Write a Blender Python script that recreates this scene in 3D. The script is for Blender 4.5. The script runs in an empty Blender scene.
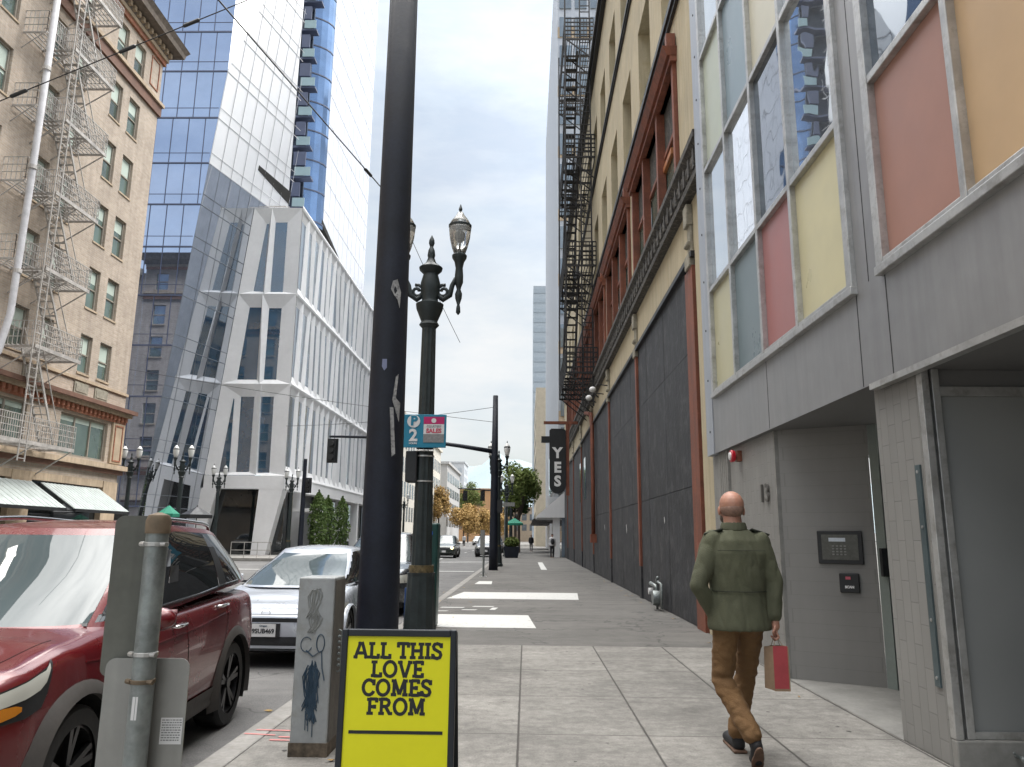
import bpy, bmesh, math, random
from mathutils import Vector, Matrix, noise
from mathutils.bvhtree import BVHTree
random.seed(7)
S = bpy.context.scene
C = S.collection
R = math.radians
PI = math.pi

# ------------------------------------------------------------------ camera
F, CX, CY, H = 762.0, 512.0, 383.5, 1.5
U = Vector((549-CX, CY+3400, -F)).normalized()
Yv = Vector((526-CX, CY-537, -F))
Yv = (Yv - Yv.dot(U)*U).normalized()
Xv = Yv.cross(U)
cam = bpy.data.objects.new('camera', bpy.data.cameras.new('camera'))
C.objects.link(cam)
rot = Matrix((Xv, Yv, U))           # rows: world axes in camera space -> camera-to-world
cam.matrix_world = Matrix.Translation((0, 0, H)) @ rot.to_4x4()
cam.data.sensor_width = 36
cam.data.lens = F/1024*36
cam.data.clip_start = 0.05
cam.data.clip_end = 6000
S.camera = cam
S.view_settings.view_transform = 'Standard'
S.view_settings.look = 'None'
S.view_settings.exposure = 0
S.cycles.max_bounces = 7; S.cycles.diffuse_bounces = 3; S.cycles.glossy_bounces = 4; S.cycles.transmission_bounces = 4
S.cycles.caustics_reflective = False; S.cycles.caustics_refractive = False; S.cycles.sample_clamp_indirect = 6

# ------------------------------------------------------------------ materials
TMP = bpy.data.scenes.new('tmp')
TV = TMP.view_layers[0]
class NT:
    def __init__(s, mat):
        s.t = mat.node_tree; s.n = s.t.nodes; s.l = s.t.links
    def node(s, typ, **kw):
        n = s.n.new(typ)
        for k, v in kw.items():
            if k.startswith('i_'):
                key = k[2:]
                n.inputs[int(key) if key.isdigit() else key.replace('_', ' ')].default_value = v
            else: setattr(n, k, v)
        return n
    def link(s, a, b): s.l.new(a, b)

def c4(c): return (c[0], c[1], c[2], 1)
def mixc(nt, fac, a, b, blend='MIX'):
    m = nt.node('ShaderNodeMix', data_type='RGBA', blend_type=blend)
    for sock, v in ((m.inputs[0], fac), (m.inputs[6], a), (m.inputs[7], b)):
        if isinstance(v, bpy.types.NodeSocket): nt.link(v, sock)
        elif isinstance(v, (tuple, list)): sock.default_value = c4(v)
        else: sock.default_value = v
    return m.outputs[2]
def ramp(nt, v, a, b, va=0.0, vb=1.0):
    m = nt.node('ShaderNodeMapRange'); m.inputs[1].default_value = a; m.inputs[2].default_value = b
    m.inputs[3].default_value = va; m.inputs[4].default_value = vb
    nt.link(v, m.inputs[0]); return m.outputs[0]
def math_(nt, op, a, b=None):
    m = nt.node('ShaderNodeMath', operation=op)
    for i, v in enumerate((a, b)):
        if v is None: continue
        if isinstance(v, bpy.types.NodeSocket): nt.link(v, m.inputs[i])
        else: m.inputs[i].default_value = v
    return m.outputs[0]

def base(name):
    m = bpy.data.materials.new(name); m.use_nodes = True
    nt = NT(m); b = m.node_tree.nodes['Principled BSDF']
    return m, nt, b
def noise_(nt, vec, scale, detail=5, rough=.6):
    n = nt.node('ShaderNodeTexNoise'); n.inputs['Scale'].default_value = scale
    n.inputs['Detail'].default_value = detail; n.inputs['Roughness'].default_value = rough
    nt.link(vec, n.inputs['Vector']); return n.outputs[0]
def coords(nt, sc=(1, 1, 1)):
    tc = nt.node('ShaderNodeTexCoord'); mp = nt.node('ShaderNodeMapping')
    mp.inputs['Scale'].default_value = sc
    nt.link(tc.outputs['Object'], mp.inputs['Vector']); return mp.outputs[0]
def bump(nt, b, h, strength, dist=.02):
    bp = nt.node('ShaderNodeBump'); bp.inputs['Strength'].default_value = strength
    bp.inputs['Distance'].default_value = dist
    nt.link(h, bp.inputs['Height']); nt.link(bp.outputs[0], b.inputs['Normal'])

def M(name, col, rough=.6, metal=0, var=.18, vs=1.5, fine=25, streak=0, bmp=.15, coat=0, spec=.5, dirt=None):
    m, nt, b = base(name)
    v = coords(nt); vst = coords(nt, (3, 3, .25))
    n1 = noise_(nt, v, vs); n2 = noise_(nt, v, fine, 3)
    f = ramp(nt, n1, .3, .7, 1-var, 1+var)
    f2 = ramp(nt, n2, .3, .7, 1-var*.4, 1+var*.4)
    k = math_(nt, 'MULTIPLY', f, f2)
    if streak:
        n3 = noise_(nt, vst, 2.5, 4)
        k = math_(nt, 'MULTIPLY', k, ramp(nt, n3, .35, .7, 1, 1-streak))
    sc = nt.node('ShaderNodeVectorMath', operation='SCALE'); sc.inputs[0].default_value = col
    nt.link(k, sc.inputs['Scale'])
    out = sc.outputs[0]
    if dirt:
        n4 = noise_(nt, v, vs*2.3, 6, .7)
        out = mixc(nt, ramp(nt, n4, .5, .68), out, dirt)
    nt.link(out, b.inputs['Base Color'])
    nt.link(ramp(nt, n1, .3, .7, max(0, rough-.06), min(1, rough+.08)), b.inputs['Roughness'])
    b.inputs['Metallic'].default_value = metal
    b.inputs['Specular IOR Level'].default_value = spec
    if coat:
        b.inputs['Coat Weight'].default_value = coat; b.inputs['Coat Roughness'].default_value = .04
    if bmp: bump(nt, b, n2, bmp, .01)
    return m

def M_brick(name, col, col2, mortar, bw=.22, bh=.075, msz=.008, var=.25, rough=.85, bmp=.4, streak=.15, vert=False):
    m, nt, b = base(name)
    tc = nt.node('ShaderNodeTexCoord'); sp = nt.node('ShaderNodeSeparateXYZ')
    nt.link(tc.outputs['Object'], sp.inputs[0])
    s = math_(nt, 'ADD', sp.outputs[0], sp.outputs[1])
    cb = nt.node('ShaderNodeCombineXYZ')
    if vert: nt.link(sp.outputs[2], cb.inputs[0]); nt.link(s, cb.inputs[1])
    else: nt.link(s, cb.inputs[0]); nt.link(sp.outputs[2], cb.inputs[1])
    br = nt.node('ShaderNodeTexBrick')
    nt.link(cb.outputs[0], br.inputs['Vector'])
    br.inputs['Color1'].default_value = c4(col); br.inputs['Color2'].default_value = c4(col2); br.inputs['Mortar'].default_value = c4(mortar)
    br.inputs['Scale'].default_value = 1; br.inputs['Brick Width'].default_value = bw; br.inputs['Row Height'].default_value = bh
    br.inputs['Mortar Size'].default_value = msz; br.inputs['Mortar Smooth'].default_value = .3
    v = coords(nt); n1 = noise_(nt, v, .6, 6); n3 = noise_(nt, coords(nt, (2, 2, .2)), 2, 5)
    k = math_(nt, 'MULTIPLY', ramp(nt, n1, .3, .7, 1-var, 1+var), ramp(nt, n3, .35, .7, 1, 1-streak))
    sc = nt.node('ShaderNodeVectorMath', operation='SCALE'); nt.link(br.outputs[0], sc.inputs[0]); nt.link(k, sc.inputs['Scale'])
    nt.link(sc.outputs[0], b.inputs['Base Color'])
    b.inputs['Roughness'].default_value = rough
    bump(nt, b, math_(nt, 'SUBTRACT', 1.0, br.outputs['Fac']), bmp, .01)
    return m

def M_glass(name, col, rough=.03, ior=1.9, wav=.0, wscale=.6, metal=0, spec=1.0, var=.15):
    m, nt, b = base(name)
    v = coords(nt); n1 = noise_(nt, v, .35, 3)
    sc = nt.node('ShaderNodeVectorMath', operation='SCALE'); sc.inputs[0].default_value = col
    nt.link(ramp(nt, n1, .3, .7, 1-var, 1+var), sc.inputs['Scale'])
    nt.link(sc.outputs[0], b.inputs['Base Color'])
    b.inputs['Roughness'].default_value = rough; b.inputs['IOR'].default_value = ior
    b.inputs['Metallic'].default_value = metal; b.inputs['Specular IOR Level'].default_value = spec
    if wav: bump(nt, b, noise_(nt, v, wscale, 2), wav, .05)
    return m

def M_leaf(name, a, b2, c):
    m, nt, b = base(name)
    v = coords(nt); n1 = noise_(nt, v, 1.3, 4); n2 = noise_(nt, v, 9, 2)
    o = mixc(nt, ramp(nt, n1, .35, .65), a, b2); o = mixc(nt, ramp(nt, n2, .5, .7), o, c)
    nt.link(o, b.inputs['Base Color']); b.inputs['Roughness'].default_value = .7
    b.inputs['Specular IOR Level'].default_value = .2
    return m

def M_sidewalk():
    m, nt, b = base('concrete_paving')
    tc = nt.node('ShaderNodeTexCoord'); sp = nt.node('ShaderNodeSeparateXYZ'); nt.link(tc.outputs['Object'], sp.inputs[0])
    x, y = sp.outputs[0], sp.outputs[1]
    v = coords(nt)
    wob = ramp(nt, noise_(nt, v, 6, 2), 0, 1, -.004, .004)
    def line(s, at, w):
        d = math_(nt, 'ABSOLUTE', math_(nt, 'SUBTRACT', math_(nt, 'ADD', s, wob), at))
        return ramp(nt, d, w*.5, w*1.3, 1, 0)
    js = [line(x, -.05, .009), line(x, .95, .009), line(x, 1.92, .011), line(x, 2.88, .01)]
    for yy in (3.4, 4.87, 6.34, 7.8, 9.27): js.append(math_(nt, 'MULTIPLY', line(y, yy, .009), .75))
    js.append(line(y, 11.3, .012))
    kerbj = line(x, -1.98, .008); js.append(kerbj)
    j = js[0]
    for q in js[1:]: j = math_(nt, 'MAXIMUM', j, q)
    n1 = noise_(nt, v, .9, 6, .65); n2 = noise_(nt, v, 11, 8, .75); n3 = noise_(nt, v, 70, 4)
    ny = noise_(nt, coords(nt, (1, 3.2, 1)), 1.8, 8, .7)
    k = math_(nt, 'MULTIPLY', ramp(nt, n1, .3, .7, .70, 1.26), ramp(nt, n2, .3, .7, .66, 1.32))
    k = math_(nt, 'MULTIPLY', k, ramp(nt, n3, .3, .7, .78, 1.18))
    k = math_(nt, 'MULTIPLY', k, ramp(nt, ny, .3, .7, .80, 1.2))
    # per slab tone
    sx = math_(nt, 'FLOOR', math_(nt, 'ADD', x, .05)); sy = math_(nt, 'FLOOR', math_(nt, 'DIVIDE', math_(nt, 'SUBTRACT', y, 3.4), 1.47))
    cb = nt.node('ShaderNodeCombineXYZ'); nt.link(sx, cb.inputs[0]); nt.link(sy, cb.inputs[1])
    wn = nt.node('ShaderNodeTexWhiteNoise'); nt.link(cb.outputs[0], wn.inputs['Vector'])
    k = math_(nt, 'MULTIPLY', k, ramp(nt, wn.outputs[0], 0, 1, .88, 1.1))
    sc = nt.node('ShaderNodeVectorMath', operation='SCALE'); sc.inputs[0].default_value = (.21, .20, .183); nt.link(k, sc.inputs['Scale'])
    spots = noise_(nt, v, 14, 2, .5)
    o = mixc(nt, ramp(nt, spots, .70, .74, 0, .6), sc.outputs[0], (.07, .065, .06))
    pale = math_(nt, 'MULTIPLY', ramp(nt, noise_(nt, v, 2.2, 5, .7), .52, .66), .28)
    o = mixc(nt, pale, o, (.32, .31, .28))
    o = mixc(nt, j, o, (.055, .05, .045))
    nt.link(o, b.inputs['Base Color']); b.inputs['Roughness'].default_value = .8
    hh = math_(nt, 'SUBTRACT', ramp(nt, n3, 0, 1, 0, .25), j)
    bump(nt, b, hh, .5, .008)
    return m

def M_asphalt(name, col, patch, cracks=True):
    m, nt, b = base(name)
    v = coords(nt)
    n1 = noise_(nt, v, .35, 6, .65); n2 = noise_(nt, v, 3, 5, .6); n3 = noise_(nt, v, 90, 2)
    k = math_(nt, 'MULTIPLY', ramp(nt, n1, .3, .7, .75, 1.25), ramp(nt, n2, .3, .7, .85, 1.15))
    k = math_(nt, 'MULTIPLY', k, ramp(nt, n3, .3, .7, .75, 1.3))
    sc = nt.node('ShaderNodeVectorMath', operation='SCALE'); sc.inputs[0].default_value = col; nt.link(k, sc.inputs['Scale'])
    st = noise_(nt, coords(nt, (.25, 2.2, 1)), 1.1, 5, .6)
    o = mixc(nt, ramp(nt, st, .5, .68, 0, .7), sc.outputs[0], patch)
    if cracks:
        vo = nt.node('ShaderNodeTexVoronoi', feature='DISTANCE_TO_EDGE'); vo.inputs['Scale'].default_value = .45
        wn = nt.node('ShaderNodeVectorMath', operation='ADD'); nz = nt.node('ShaderNodeTexNoise'); nz.inputs['Scale'].default_value = 2
        nt.link(v, nz.inputs['Vector']); nt.link(v, wn.inputs[0]); nt.link(nz.outputs['Color'], wn.inputs[1]); nt.link(wn.outputs[0], vo.inputs['Vector'])
        o = mixc(nt, ramp(nt, vo.outputs['Distance'], .003, .012, .55, 0), o, (.03, .03, .03))
    nt.link(o, b.inputs['Base Color']); b.inputs['Roughness'].default_value = .85
    bump(nt, b, n3, .5, .006)
    return m

def M_paint(name, col, back):     # worn road paint
    m, nt, b = base(name)
    v = coords(nt); n = noise_(nt, v, 9, 6, .75)
    nt.link(mixc(nt, ramp(nt, n, .56, .66), col, back), b.inputs['Base Color']); b.inputs['Roughness'].default_value = .7
    return m

m_side = M_sidewalk()
m_patch = M_asphalt('old_blacktop', (.118, .113, .105), (.165, .158, .147))
m_road = M_asphalt('asphalt', (.12, .118, .116), (.165, .162, .158))
m_ground = M('distant_ground', (.16, .16, .15), .9)
m_kerb = M('kerb_stone', (.26, .25, .235), .85, var=.25, vs=2, dirt=(.2, .19, .17))
m_white = M_paint('worn_white_paint', (.56, .56, .54), (.30, .29, .28))
m_redp = M_paint('red_spray_paint', (.50, .20, .19), (.34, .31, .29))
m_cream = M('cream_render', (.50, .432, .30), .85, var=.12, vs=.8, streak=.22, bmp=.3, dirt=(.46, .385, .25))
m_cream_d = M('cream_reveal', (.44, .38, .25), .85, var=.12, vs=.8, streak=.2, bmp=.3)
m_black_bd = M('black_boarding', (.026, .027, .032), .6, var=.4, vs=1.0, fine=9, streak=.5, bmp=.8, dirt=(.062, .062, .066))
m_orn = M('weathered_cornice', (.05, .046, .042), .75, var=.6, vs=5, fine=14, bmp=1, dirt=(.16, .145, .12))
m_black = M('black_paint', (.015, .016, .018), .45, var=.3, bmp=.1)
m_red = M('oxide_red_paint', (.23, .076, .043), .6, var=.3, vs=2, streak=.35, bmp=.3)
m_wood = M('orange_wood', (.42, .16, .06), .6, var=.3, vs=3)
m_stone = M('grey_stone', (.28, .26, .21), .85, var=.3, vs=4, bmp=.7)
m_clad = M('zinc_cladding', (.355, .355, .36), .40, metal=.55, var=.1, vs=.6, fine=4, streak=.12, bmp=.05)
m_clad2 = M('pale_zinc_cladding', (.40, .43, .48), .42, metal=.3, var=.1, vs=.8, streak=.12, bmp=.05)
m_alu = M('brushed_aluminium', (.52, .52, .51), .38, metal=.7, var=.15, vs=3, bmp=.05, dirt=(.36, .35, .33))
m_tile = M_brick('grey_tile', (.235, .231, .222), (.243, .238, .228), (.208, .204, .195), bw=.62, bh=.15, msz=.003, var=.07, rough=.5, bmp=.25, streak=.08)
m_tilev = M_brick('grey_stack_tile', (.24, .236, .224), (.262, .256, .243), (.195, .19, .18), bw=.3, bh=.12, msz=.004, var=.1, rough=.5, bmp=.7, vert=True, streak=.05)
m_soffit = M('soffit_grey', (.16, .16, .16), .7, var=.08)
m_plinth = M('concrete_plinth', (.24, .235, .22), .8, var=.2, vs=3)
m_frost = M_glass('frosted_grey_panel', (.25, .258, .255), .36, 1.5, spec=.8, var=.25)
m_brick = M_brick('buff_brick', (.50, .41, .33), (.40, .32, .25), (.43, .39, .34), var=.14, bw=.26, bh=.09, msz=.014, streak=.2)
m_tan = M('tan_stone', (.47, .37, .265), .8, var=.18, vs=1.5, streak=.25, bmp=.3)
m_terr = M('terracotta', (.30, .115, .065), .75, var=.3, vs=3, bmp=.4, dirt=(.38, .25, .17))
m_brown = M('brown_band', (.16, .085, .06), .7, var=.25, vs=2)
m_winfr = M('weathered_window_frame', (.28, .25, .21), .6, var=.2, vs=4)
m_pane = M_glass('old_window_pane', (.10, .15, .13), .05, 2.1, wav=.25, wscale=1.2, var=.5)
m_blind = M('window_blind', (.48, .56, .50), .6, var=.12, vs=.7)
m_iron = M('galvanised_iron', (.42, .40, .38), .5, metal=.2, var=.25, vs=4)
m_irondk = M('black_iron', (.016, .015, .016), .55, var=.3)
m_awn = M('pale_corrugated_awning', (.37, .41, .40), .5, var=.15, vs=2, streak=.15)
m_towerglass = M_glass('blue_curtain_glass', (.56, .66, .86), .02, 2.2, wav=.03, wscale=.25, metal=.9, var=.06)
m_mirror = M_glass('mirror_curtain_glass', (.60, .635, .69), .015, 2.4, wav=.02, wscale=.3, metal=.97, var=.04)
m_mirror2 = M_glass('glaring_curtain_glass', (.97, .97, .97), .42, 2.4, metal=.85, var=.02)  # near-white copy of the mirror glass, sky glare put into its colour
m_slab = M_glass('pale_curtain_glass', (.76, .77, .83), .2, 2.2, metal=.35, var=.05)
m_mull = M('dark_mullion', (.09, .11, .18), .5, var=.1, bmp=0)
m_mull2 = M('grey_mullion', (.30, .32, .36), .5, var=.1, bmp=0)
m_wht = M('white_panel', (.80, .80, .805), .5, var=.06, vs=.4, fine=3, bmp=.02)
m_wwin = M_glass('white_building_glass', (.04, .09, .15), .02, 2.0, wav=.05, wscale=.4, spec=1, var=.3)
m_wwin2 = M_glass('pale_building_glass', (.17, .22, .27), .05, 2.0, wav=.08, wscale=.4, metal=.25, var=.5)
m_darkglass = M_glass('dark_shop_glass', (.018, .022, .024), .03, 1.6, wav=.05, spec=.7, var=.5)
m_pole = M('dark_navy_steel', (.009, .012, .021), .55, metal=0, var=.4, vs=3, fine=30, bmp=.2, spec=.35)
m_lampgrn = M('dark_green_iron', (.018, .026, .027), .45, metal=.1, var=.35, vs=5, bmp=.2)
m_brass = M('worn_brass_band', (.13, .10, .05), .5, metal=.3, var=.5, vs=20)
m_globe = M_glass('lamp_globe', (.92, .92, .88), .12, 1.5, spec=.6, var=.1)
m_globe.node_tree.nodes['Principled BSDF'].inputs['Transmission Weight'].default_value = .75
m_globe2 = M('lamp_globe_milk', (.72, .72, .70), .35, var=.05, bmp=0)
m_yellow = M('yellow_poster', (.76, .74, .008), .45, var=.03, vs=.8, bmp=.02)
m_inkb = M('black_ink', (.012, .014, .018), .5, var=.05, bmp=0)
m_frameb = M('black_plastic_frame', (.012, .016, .022), .4, var=.15, bmp=.05)
m_ink_w = M('white_ink', (.8, .8, .8), .5, var=.03, bmp=0)
m_galv = M('galvanised_pipe', (.25, .275, .27), .42, metal=.55, var=.35, vs=9, fine=40, bmp=.2, dirt=(.30, .32, .32))
m_signback = M('aluminium_sign_back', (.30, .30, .285), .42, metal=.5, var=.12, vs=3, streak=.3, bmp=.05)
m_signback2 = M('green_grey_sign_back', (.165, .17, .15), .45, metal=.3, var=.2, vs=3, streak=.45, bmp=.05)
m_rust = M('rusty_clamp', (.16, .12, .08), .7, metal=.3, var=.4, vs=15)
m_cab = M('pale_grey_cabinet', (.34, .355, .36), .55, metal=.15, var=.12, vs=3, streak=.12, bmp=.1, dirt=(.28, .285, .27))
m_cabside = M('brown_cabinet_side', (.13, .12, .105), .7, var=.35, vs=3, streak=.4)  # right side face, darker and browner than the front
m_graf = M('blue_graffiti', (.035, .065, .10), .5, var=.3, bmp=0)
m_grafg = M('faded_graffiti', (.28, .29, .28), .6, var=.2, bmp=0)
m_teal = M('teal_sign', (.012, .19, .30), .45, var=.05, bmp=0)
m_mag = M('magenta_sign', (.46, .012, .12), .45, var=.05, bmp=0)
m_signw = M('sign_white', (.66, .66, .66), .45, var=.04, bmp=0)
m_signg = M('sign_grey', (.22, .22, .22), .45, var=.2, vs=40, bmp=0)
m_ltext = M('red_lettering', (.5, .10, .14), .5, var=.05, bmp=0)
m_grbox = M('dark_green_box', (.006, .045, .038), .4, var=.1)
m_bluedot = M('blue_disc', (.02, .12, .5), .4, var=.05, bmp=0)
m_tyre = M('tyre_rubber', (.018, .018, .018), .75, var=.2, vs=10)
m_rimd = M('dark_alloy', (.04, .04, .042), .3, metal=.7, var=.1, bmp=0)
m_rimg = M('grey_alloy', (.35, .35, .36), .3, metal=.8, var=.1, bmp=0)
m_plastic = M('grey_cladding_plastic', (.055, .05, .046), .6, var=.2)
m_carglass = M_glass('tinted_car_glass', (.010, .011, .012), .015, 1.65, spec=.8, var=.2)
m_wsglass = M_glass('windshield_glass', (.075, .095, .10), .01, 1.5, spec=.5, var=.25)
m_chrome = M('chrome_trim', (.7, .7, .7), .15, metal=1, var=.05, bmp=0)
m_void = M('wheel_well', (.006, .006, .006), .9, var=.1, bmp=0)
m_lampw = M_glass('headlight_lens', (.42, .42, .38), .08, 1.6, spec=1, var=.3)
m_amber = M('amber_lens', (.55, .20, .02), .2, var=.1, bmp=0)
m_skin = M('skin', (.42, .215, .15), .45, var=.12, vs=10, bmp=.1)
m_skin.node_tree.nodes['Principled BSDF'].inputs['Subsurface Weight'].default_value = .08
m_hair = M('dark_grey_stubble', (.10, .075, .06), .8, var=.4, vs=30)
m_jack = M('olive_cotton', (.084, .088, .053), .85, var=.16, vs=4, fine=120, bmp=.35)
m_jackd = M('dark_olive_trim', (.022, .026, .018), .85, var=.2, vs=4)
m_cord = M('brown_corduroy', (.165, .09, .036), .85, var=.14, vs=5, fine=110, bmp=.5)
m_shoe = M('black_suede', (.014, .014, .016), .7, var=.3, vs=15)
m_sole = M('brown_sole', (.13, .075, .05), .7, var=.35, vs=15)
m_bagr = M('red_paper', (.40, .06, .07), .6, var=.12, vs=8)
m_bagk = M('kraft_paper', (.28, .19, .12), .7, var=.15, vs=8)
m_cloth_d = M('dark_clothing', (.02, .02, .025), .8, var=.2)
m_cloth_w = M('pale_clothing', (.55, .55, .56), .8, var=.1)
m_bark = M('bark', (.09, .07, .055), .9, var=.3, vs=6)
m_lf_dark = M_leaf('dark_green_leaves', (.020, .045, .012), (.045, .085, .02), (.07, .11, .03))
m_lf_mid = M_leaf('mid_green_leaves', (.05, .085, .02), (.11, .14, .03), (.14, .13, .035))
m_lf_tree = M_leaf('street_tree_leaves', (.09, .14, .035), (.17, .22, .06), (.26, .26, .09))
m_lf_or = M_leaf('autumn_orange_leaves', (.30, .18, .07), (.42, .28, .10), (.18, .16, .06))
m_lf_hedge = M_leaf('hedge_leaves', (.035, .07, .015), (.075, .12, .03), (.12, .16, .05))
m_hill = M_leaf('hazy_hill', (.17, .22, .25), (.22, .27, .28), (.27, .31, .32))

PAN = {}
for k, c in dict(beige=(.50, .47, .29), greyblue=(.15, .20, .22), red=(.38, .145, .135), yellow=(.61, .56, .34), palegreen=(.46, .50, .40),
                 bluegrey=(.22, .30, .35), cream=(.60, .57, .44), salmon=(.37, .19, .145), orange=(.53, .36, .20)).items():
    PAN[k] = M(k+'_panel', c, .32, var=.07, vs=.9, fine=3, bmp=.02, spec=.6)
m_wavy = M_glass('wavy_pane', (.62, .66, .70), .015, 2.2, wav=.07, wscale=.9, metal=.85, var=.08)
m_wavyd = M_glass('dark_wavy_pane', (.10, .13, .17), .015, 2.2, wav=.08, wscale=.9, metal=.7, var=.2)

# ------------------------------------------------------------------ mesh helpers
OFF = {}
def reg(o, off): OFF[o.name] = Vector(off)
def setp(o, label=None, cat=None, group=None, kind=None):
    if label: o['label'] = label
    if cat: o['category'] = cat
    if group: o['group'] = group
    if kind: o['kind'] = kind
    return o
def thing(name, label, cat, loc=(0, 0, 0), group=None):
    o = bpy.data.objects.new(name, None); C.objects.link(o); o.location = loc
    o.empty_display_size = .2
    reg(o, loc); return setp(o, label, cat, group)

class MB:
    def __init__(s): s.v = []; s.f = []
    def add(s, vs, fs):
        b = len(s.v); s.v += [Vector(p) for p in vs]; s.f += [tuple(i+b for i in f) for f in fs]; return s
    def poly(s, *pts): return s.add(pts, [tuple(range(len(pts)))])
    def box(s, a, b):
        x0, y0, z0 = a; x1, y1, z1 = b
        return s.hexa([(x0,y0,z0),(x1,y0,z0),(x1,y1,z0),(x0,y1,z0),(x0,y0,z1),(x1,y0,z1),(x1,y1,z1),(x0,y1,z1)])
    def hexa(s, p): return s.add(p, [(0,3,2,1),(4,5,6,7),(0,1,5,4),(1,2,6,5),(2,3,7,6),(3,0,4,7)])
    def bar(s, p, q, w, h=None, up=(0, 0, 1)):
        p = Vector(p); q = Vector(q); d = (q-p)
        if d.length < 1e-6: return s
        d.normalize(); up = Vector(up)
        if abs(d.dot(up)) > .98: up = Vector((0, 1, 0))
        a = d.cross(up).normalized()*(w/2); b = d.cross(a).normalized()*((h or w)/2)
        return s.hexa([p-a-b, p+a-b, p+a+b, p-a+b, q-a-b, q+a-b, q+a+b, q-a+b])
    def cyl(s, p, q, r0, r1=None, n=12, caps=True):
        r1 = r0 if r1 is None else r1
        p = Vector(p); q = Vector(q); d = (q-p).normalized()
        a = d.orthogonal().normalized(); b = d.cross(a)
        vs = []
        for c, r in ((p, r0), (q, r1)):
            for i in range(n): t = 2*PI*i/n; vs.append(c+(a*math.cos(t)+b*math.sin(t))*r)
        fs = [(i, (i+1) % n, n+(i+1) % n, n+i) for i in range(n)]
        if caps: fs += [tuple(range(n-1, -1, -1)), tuple(range(n, 2*n))]
        return s.add(vs, fs)
    def tube(s, pts, r, n=6):
        pts = [Vector(p) for p in pts]; rr = r if isinstance(r, (list, tuple)) else [r]*len(pts)
        vs = []; a = None
        for i, p in enumerate(pts):
            d = (pts[min(i+1, len(pts)-1)]-pts[max(i-1, 0)]).normalized()
            a = d.orthogonal().normalized() if a is None else (a-d*a.dot(d)).normalized()
            b = d.cross(a)
            for k in range(n): t = 2*PI*k/n; vs.append(p+(a*math.cos(t)+b*math.sin(t))*rr[i])
        fs = []
        for i in range(len(pts)-1):
            for k in range(n): k2 = (k+1) % n; fs.append((i*n+k, i*n+k2, (i+1)*n+k2, (i+1)*n+k))
        fs += [tuple(range(n-1, -1, -1)), tuple(range((len(pts)-1)*n, len(pts)*n))]
        return s.add(vs, fs)
    def lathe(s, prof, c, n=20, axis='Z', flute=0, caps=True):
        cx, cy, cz = c; vs = []
        for (r, z) in prof:
            for k in range(n):
                t = 2*PI*k/n; rr = r*(1-flute*(k % 2))
                if axis == 'Z': vs.append((cx+rr*math.cos(t), cy+rr*math.sin(t), cz+z))
                elif axis == 'X': vs.append((cx+z, cy+rr*math.cos(t), cz+rr*math.sin(t)))
                else: vs.append((cx+rr*math.cos(t), cy+z, cz+rr*math.sin(t)))
        m = len(prof); fs = []
        for i in range(m-1):
            for k in range(n): k2 = (k+1) % n; fs.append((i*n+k, i*n+k2, (i+1)*n+k2, (i+1)*n+k))
        if caps: fs += [tuple(range(n-1, -1, -1)), tuple(range((m-1)*n, m*n))]
        return s.add(vs, fs)
    def loft(s, rings):            # rings: (centre, rx, ry) horizontal ellipses, or explicit list
        n = 20; vs = []
        for (c, rx, ry) in rings:
            for k in range(n): t = 2*PI*k/n; vs.append((c[0]+rx*math.cos(t), c[1]+ry*math.sin(t), c[2]))
        fs = []
        for i in range(len(rings)-1):
            for k in range(n): k2 = (k+1) % n; fs.append((i*n+k, i*n+k2, (i+1)*n+k2, (i+1)*n+k))
        fs += [tuple(range(n-1, -1, -1)), tuple(range((len(rings)-1)*n, len(rings)*n))]
        return s.add(vs, fs)
    def ball(s, c, r, n=10):
        rx, ry, rz = r if isinstance(r, (tuple, list)) else (r, r, r)
        m = n//2+1; rings = []
        vs = []; 
        for i in range(1, m):
            ph = PI*i/m
            for k in range(n): t = 2*PI*k/n; vs.append((c[0]+rx*math.sin(ph)*math.cos(t), c[1]+ry*math.sin(ph)*math.sin(t), c[2]-rz*math.cos(ph)))
        q = m-1; vs.append((c[0], c[1], c[2]-rz)); vs.append((c[0], c[1], c[2]+rz))
        fs = []
        for i in range(q-1):
            for k in range(n): k2 = (k+1) % n; fs.append((i*n+k, i*n+k2, (i+1)*n+k2, (i+1)*n+k))
        for k in range(n):
            k2 = (k+1) % n; fs.append((q*n, k2, k)); fs.append((q*n+1, (q-1)*n+k, (q-1)*n+k2))
        return s.add(vs, fs)
    def capsule(s, p, q, r0, r1, n=12):
        s.cyl(p, q, r0, r1, n); s.ball(p, r0, n); s.ball(q, r1, n); return s
    def mesh(s, name, off=(0, 0, 0)):
        off = Vector(off); me = bpy.data.meshes.new(name)
        me.from_pydata([tuple(p-off) for p in s.v], [], s.f); me.update()
        return me
    def build(s, name, mat, parent=None, smooth=False, bevel=0, fixn=True):
        off = OFF[parent.name] if parent else Vector((0, 0, 0))
        me = s.mesh(name, off)
        if fixn:
            bm = bmesh.new(); bm.from_mesh(me); bmesh.ops.recalc_face_normals(bm, faces=bm.faces); bm.to_mesh(me); bm.free()
        me.materials.append(mat)
        o = bpy.data.objects.new(name, me); C.objects.link(o)
        if parent: o.parent = parent
        reg(o, off)
        if smooth:
            for p in me.polygons: p.use_smooth = True
            if smooth is not True: sharp(me, smooth)
        if bevel:
            b = o.modifiers.new('bevel', 'BEVEL'); b.width = bevel; b.segments = 2; b.limit_method = 'ANGLE'
        return o
def sharp(me, deg):
    me.set_sharp_from_angle(angle=R(deg))

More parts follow.
